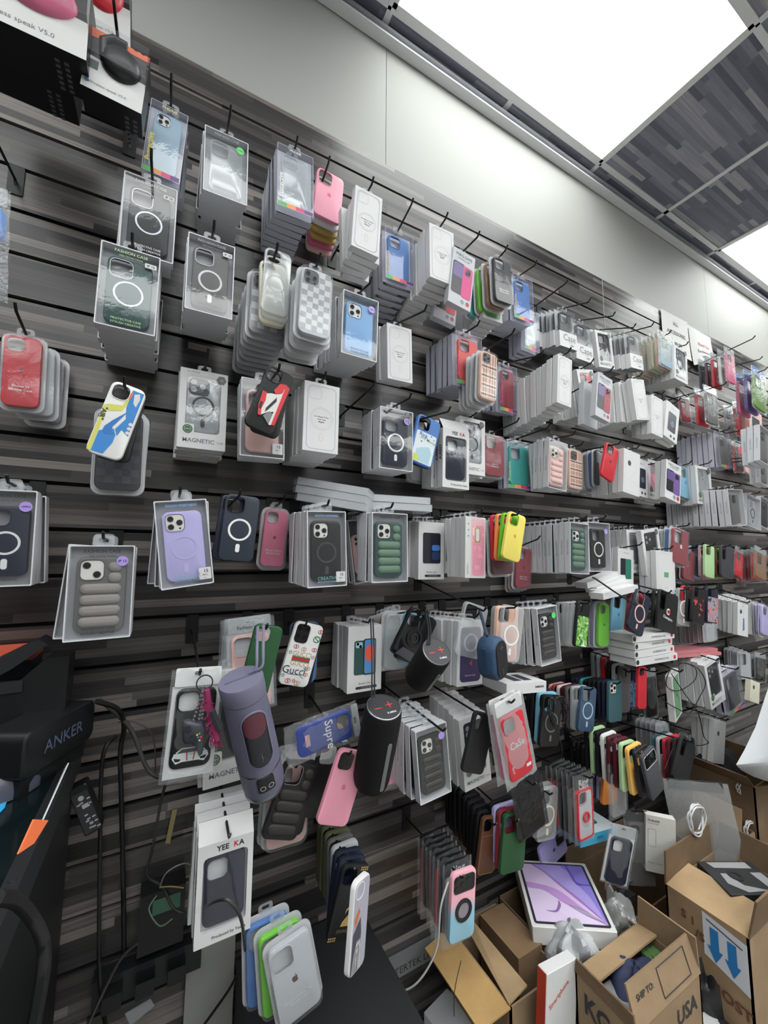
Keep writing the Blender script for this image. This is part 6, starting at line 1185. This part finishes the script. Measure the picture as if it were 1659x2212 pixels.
for k, (x, y, r, d, lb) in enumerate(((1505, 1770, .045, .39, 'coil of white cable in the clear cable bag'), (1620, 1795, .034, .36, 'coil of white cable hanging out of the right boxes'), (1600, 1702, .022, .33, 'small coil of white cable in the far cardboard box'))):
    c = P(x, y, d); pts = []
    for i in range(64): a = i*.42; pts.append(c+Vector((r*math.cos(a)*(1+.1*math.sin(i*1.3)), -.006*math.sin(i*.7), r*.95*math.sin(a)*(1+.12*math.cos(i*.9)))))
    cable(lb, pts, .0022, mat((214, 214, 216), .4), 2)
t = thing('cable_clamp', 'dark phone clamp lying in the box before the navy bagged case', 'phone holder', Pz(1345, 1945, .34)); mb = MB(); mb.box(-.04, .04, -.02, .02, 0, .018, mat((30, 30, 33), .4)); mb.tube([(-.03, 0, .02), (.0, -.01, .045), (.035, 0, .05)], .007, mat((40, 40, 44), .4), 8); link('body', mb.mesh('body', 40), t); mb = MB(); mb.lathe([(.012, 0), (.014, .01), (.008, .02)], mat((70, 72, 76), .4), 20, base=(.035, 0, .045)); link('knob', mb.mesh('knob', 40), t)
# ------------------------------------------------------------------ black furniture and gear at the lower left
BK = mat((17, 18, 20), .42); BK2 = mat((30, 31, 34), .5); cz_ = 1.05
ex = -.131; t = thing('counter', 'black counter end at the lower left with glossy dark top', 'counter', (-.55, -.75, 0)); o = Vector((-.55, -.75, 0))
mb = MB(); mb.box(-1.3, ex-.018+.55, -.75, .70, cz_-.012, cz_, mat((14, 24, 26), .12)); link('top', mb.mesh('top'), t)
mb = MB(); mb.box(ex-.018+.55, ex+.55, -.75, .70, cz_-.05, cz_+.003, BK2); mb.box(ex-.016+.55, ex-.006+.55, -.75, .66, 0, cz_-.05, BK); mb.box(-1.3, ex-.02+.55, .64, .66, 0, cz_-.02, BK); link('side_panel', mb.mesh('side_panel'), t)
mb = MB()
for y in (.28, .42, .58): mb.prism([(ex-.009+.55+a, y+b) for a, b in circ(0, 0, .004, 12)], 0, .001, METAL)
for i in range(len(mb.v)): x, y, z = mb.v[i]; mb.v[i] = (x, z, cz_+.0035+y)
link('screw', mb.mesh('screw'), t, 'bright screw heads')
def strip_thing(name, label, cat, pts, th, m):
    o = Vector(pts[0]); t = thing(name, label, cat, o); link('sheet', panel(off(pts, o), th, m).mesh('sheet'), t); return t
zc = cz_+.002
strip_thing('paper_strip', 'white paper edge standing along the counter edge', 'paper', [Pz(148, 1648, zc+.03), Pz(140, 1660, zc), Pz(84, 1790, zc), Pz(92, 1772, zc+.03)], .002, mat((200, 204, 204), .5))
strip_thing('orange_tag', 'orange paper tag stuck at the counter edge', 'tag', [P(72, 1770, .52), P(103, 1772, .50), P(72, 1822, .52), P(38, 1845, .54)], .002, mat((236, 116, 66), .6))
strip_thing('blue_card', 'bright blue card under the computer mouse', 'card', [Pz(-10, 1712, zc), Pz(24, 1704, zc), Pz(10, 1745, zc), Pz(-14, 1770, zc)], .002, mat((50, 160, 214), .5))
# charger block with raised lettering
a, b = Pz(55, 1588, cz_+.105), Pz(208, 1508, cz_+.105); v = b-a; yaw = math.atan2(v.y, v.x); ln = math.hypot(v.x, v.y); hh = .075
t = thing('charging_block', 'black charging block with grey lettering on the counter', 'charger', (a.x, a.y, cz_+.03), (0, 0, yaw)); mb = MB(); L = [[(x, y, z) for x, z in rr(i, ln-i, i, hh-i, .014, 5)] for i, y in ((.003, 0), (0, .003), (0, .075), (.003, .078))]; mb.loops(L, BK, True, True); link('body', mb.mesh('body', 40), t); mb = MB(); mb.text('ANKER', ln*.52, hh*.50, .03, -.001, mat((74, 84, 104), .4), fit=ln*.55, bold=.01); link('lettering', mb.mesh('lettering'), t, 'grey raised lettering'); mb = MB(); mb.box(.01, ln-.01, .01, .07, -.03, 0, BK); link('foot', mb.mesh('foot'), t)
t = thing('receipt_printer', 'black receipt printer cut off by the left edge behind the charging block', 'printer', (-.285, -.14, cz_)); mb = MB(); mb.prism([(-.20, 0), (.135, 0), (.135, .20), (.10, .20), (.06, .16), (-.06, .12), (-.20, .11)], -.02, .045, BK); link('body', mb.mesh('body'), t); mb = MB(); mb.prism([(-.20, .125), (-.04, .135), (.05, .185), (.10, .225), (.085, .235), (.02, .20), (-.06, .16), (-.20, .15)], -.015, .04, BK2); link('lid', mb.mesh('lid'), t); mb = MB(); mb.box(.02, .07, -.024, -.016, .145, .165, BK2); link('latch', mb.mesh('latch'), t)
t = thing('orange_carton', 'black carton with orange top stripe behind the receipt printer', 'box', (-.36, -.07, cz_-.01)); mb = MB(); mb.box(-.14, .14, -.02, .06, 0, .215, mat((26, 28, 36), .4)); mb.box(-.1405, .1405, -.0205, .0605, .196, .2155, mat((226, 100, 74), .5)); link('carton', mb.mesh('carton'), t)
c = Pz(12, 1690, cz_+.02); t = thing('computer_mouse', 'dark grey computer mouse cut off by the left edge', 'computer mouse', c, (0, 0, .6)); mb = MB(); L = []
for f, z in ((1, -.018), (1.0, -.006), (.94, .008), (.78, .018), (.5, .024), (.1, .026)): L.append([(x*f, y*f, z) for x, y in circ(0, 0, .05, 28, .032)])
mb.loops(L, mat((74, 76, 90), .4), True, True); link('body', mb.mesh('body', 60), t); mb = MB(); mb.text('acer', 0, 0, .016, 0, WHITE)
for i in range(len(mb.v)): x, y, z = mb.v[i]; mb.v[i] = (x+.022, z, .0262-.006*abs(z)/.01)
link('lettering', mb.mesh('lettering'), t)
def adapter_art(q, w, h, th):
    e = -.0008; q.flat(rr(-w*.9, w*.9, -h*.92, h*.75, .002), e, mat((46, 47, 50), .5)); g = mat((170, 170, 172), .6); q.flat(circ(0, h*.52, .005, 12), e-.0003, g); q.flat(rr(-w*.2, w*.6, h*.08, h*.25, .001), e-.0003, g)
    for i in range(14): x, y = rng.uniform(-w*.7, w*.6), rng.uniform(-h*.85, h*.4); q.flat(rr(x, x+.006, y, y+.003, .0008), e-.0003, g)
slab('power_adapter', 'black power adapter with spec label hanging by the counter edge', 'power adapter', [(158, 1706), (196, 1686), (212, 1792), (172, 1815)], .052, .03, BK, adapter_art, d=.10)
t = thing('wall_socket', 'black socket box with green label and loose wires on the wall', 'socket', (P(350, 1950, 0).x, -.02, P(350, 1950, 0).z)); mb = MB(); mb.box(-.045, .045, -.03, .02, -.06, .06, BK); link('box', mb.mesh('box'), t); mb = MB(); mb.box(-.02, .035, -.0312, -.030, .015, .045, mat((70, 110, 92), .5)); link('label', mb.mesh('label'), t, 'green label')
for k, pts in enumerate(([(338, 1935, .06), (322, 1965, .08), (345, 2000, .08), (372, 1985, .06)], [(345, 1917, .06), (360, 1885, .08), (400, 1865, .08), (430, 1880, .06)], [(345, 1917, .06), (370, 1915, .08), (397, 1918, .08)])):
    q = smooth([P(*p) for p in pts]); mb = MB(); mb.tube([p-t.location for p in q], .0014, (mat((120, 150, 130), .5), mat((150, 148, 146), .5), mat((170, 150, 90), .5))[k], 5); link('wire', mb.mesh('wire', 60), t)
def wallbox(name, label, cat, x0, x1, z0, z1, dp, m, art=None):
    t = thing(name, label, cat, ((x0+x1)/2, 0, z0)); mb = MB(); w = (x1-x0)/2; mb.box(-w, w, -dp, -.0005, 0, z1-z0, m); link('body', mb.mesh('body'), t)
    if art: q = MB(); art(q, w, z1-z0, dp); link('lettering', q.mesh('lettering'), t)
    return t
pa, pb = P(405, 2040, .02), P(508, 2040, .02); wallbox('metal_cover', 'grey metal cover plate on the wall under the header carton', 'cover plate', pa.x, pb.x, .18, (pa.z+pb.z)/2, .02, mat((150, 150, 148), .5))
wallbox('power_strip', 'grey power strip low on the wall with printed listing', 'power strip', .60, 1.25, .222, .262, .028, mat((118, 120, 122), .45), lambda q, w, h, dp: q.text('INTERTEK LISTED 3107148', -w*.92, h*.5, .024, -dp-.0008, INK, align='l', fit=w*.95))
strip_thing('tape_strip', 'short yellowish tape strip hanging on the wall near the sockets', 'tape', [P(372, 1750, .01), P(383, 1748, .01), P(367, 1822, .01), P(357, 1822, .01)], .001, mat((150, 136, 92), .6))
t = thing('black_equipment_box', 'large matte black box standing under the swan cases', 'equipment box', (.375, -.20, 0)); mb = MB(); mb.box(-.165, .165, -.19, .18, 0, .45, mat((24, 25, 27), .6)); link('body', mb.mesh('body'), t); mb = MB(); mb.box(-.167, .167, -.192, .182, .45, .456, mat((32, 33, 35), .6)); link('lid', mb.mesh('lid'), t)
# white card on the lower left floor area and the strip plug
t = thing('plug_strip', 'black plug bank on the wall below the socket box', 'power strip', (P(340, 2070, 0).x, -.0, P(340, 2070, 0).z)); mb = MB(); mb.box(-.12, .09, -.035, -.0005, -.03, .03, BK2); link('body', mb.mesh('body'), t)
for i in range(3): mb = MB(); mb.box(-.10+i*.06, -.065+i*.06, -.065, -.035, -.016, .016, BK); link('plug', mb.mesh('plug'), t)
strip_thing('white_card', 'white card leaning low at the bottom left', 'card', [P(22, 2120, .10), P(62, 2155, .08), P(66, 2230, .08), P(18, 2230, .10)], .002, mat((180, 182, 190), .5))
strip_thing('grey_card', 'small grey card near the bottom edge left of the metal cover', 'card', [P(270, 2190, .05), P(325, 2157, .05), P(334, 2172, .05), P(282, 2215, .05)], .002, mat((140, 142, 144), .5))
BC = mat((20, 20, 22), .5); GC = mat((58, 56, 56), .5)
cable('thick grey cable running from the charging block down to the keychain bag', [(215, 1512, .12), (250, 1540, .10), (285, 1580, .09), (318, 1660, .10), (350, 1680, .12), (378, 1665, .13)], .0045, GC)
cable('black cable curving from charging block down the wall', [(208, 1515, .16), (255, 1532, .12), (268, 1570, .08), (260, 1625, .05), (262, 1720, .04), (266, 1900, .04), (268, 2060, .04)], .0048, BC)
cable('black cable loop from wall plate down left of the others', [(250, 1590, .05), (226, 1620, .07), (218, 1690, .05), (216, 1830, .04), (214, 2000, .04), (216, 2120, .05), (235, 2260, .05)], .0045, BC)
cable('thin brown cable arching right above the keychain bag', [(255, 1560, .05), (290, 1560, .06), (330, 1590, .06), (336, 1680, .05)], .0016, mat((72, 60, 56), .6))
cable('grey cable falling from keychain bag to the socket box', [(362, 1680, .12), (348, 1730, .08), (330, 1830, .06), (318, 1890, .05), (350, 1915, .05), (378, 1965, .07), (420, 1970, .12), (470, 1945, .36), (500, 1950, .40), (522, 1990, .36), (530, 2060, .20)], .0030, GC)
cable('black cable crossing low left to the bottom edge', [(300, 2035, .05), (262, 2070, .05), (225, 2140, .06), (190, 2215, .07)], .0035, GC)
cable('thick black cable in front of the counter leg', [(-5, 1940, .62), (40, 1950, .60), (85, 2010, .58), (95, 2080, .58), (70, 2230, .58)], .0065, BC)
cable('grey cable lying on the metal cover at the bottom', [(510, 2110, .06), (490, 2145, .06), (440, 2215, .06)], .003, BC)
cable('white charging cable hanging in front of the bag row', [(968, 1905, .30), (952, 1960, .31), (945, 2040, .31), (925, 2090, .30), (893, 2130, .28), (850, 2148, .24)], .0022, mat((188, 188, 190), .4))
cable('thin dark cord hanging over the golden flap', [(996, 2075, .33), (982, 2140, .34), (981, 2195, .34)], .0010, GC)
for k, lb in enumerate(('coil of thin black cable hanging over the smoky ring case',)):
    c = P(1197, 1535, .26); pts = []
    for i in range(54): a = i*.5; pts.append(c+Vector((.034*math.cos(a)*(1+.2*math.sin(i*.8)), -.012+.010*math.sin(i*.9), .043*math.sin(a)*(1+.15*math.cos(i*1.1)))))
    cable(lb, pts, .0018, BC, 3)
cable('thin black cable falling from the coil to the lower cases', [(1190, 1560, .27), (1206, 1590, .27), (1214, 1620, .26), (1210, 1640, .25)], .0018, BC)
cable('loop of thin black cable around the green phone carton', [(1420, 1475, .27), (1432, 1510, .27), (1462, 1530, .27), (1490, 1540, .27), (1510, 1508, .27), (1524, 1475, .27), (1505, 1442, .27), (1468, 1432, .27), (1446, 1450, .27), (1440, 1482, .27), (1466, 1492, .27), (1500, 1470, .27), (1503, 1445, .27), (1478, 1432, .27), (1460, 1440, .27)], .0017, BC)
cable('thin black cable trailing from the loops to the matte black case', [(1450, 1455, .27), (1480, 1500, .27), (1508, 1540, .27), (1520, 1590, .27), (1530, 1605, .27), (1500, 1610, .27), (1470, 1590, .27), (1440, 1650, .27), (1440, 1672, .27), (1465, 1720, .25)], .0017, BC)
S('K', (622, 2028), (656, 2206), 3, 'grey blister pack on the black box', 'grey silicone case with dark fruit logo in blister pack at the bottom edge', dict(color='silver', logo='maroon', words='iPhone 15 Pro Max|Silicone Case'), ['lime', 'blue'], 108, hook=False, t=.03, dx=-.012, d=.30)
# uniqueness of labels
seen = {}
for o in C.objects:
    if o.parent is None and 'label' in o: seen.setdefault(o['label'], []).append(o)
for l, os_ in seen.items():
    if len(os_) > 1 or not 4 <= len(l.split()) <= 16: print('LABEL?', len(os_), len(l.split()), l)
print('TOP', sum(1 for o in C.objects if o.parent is None), 'ALL', len(C.objects))
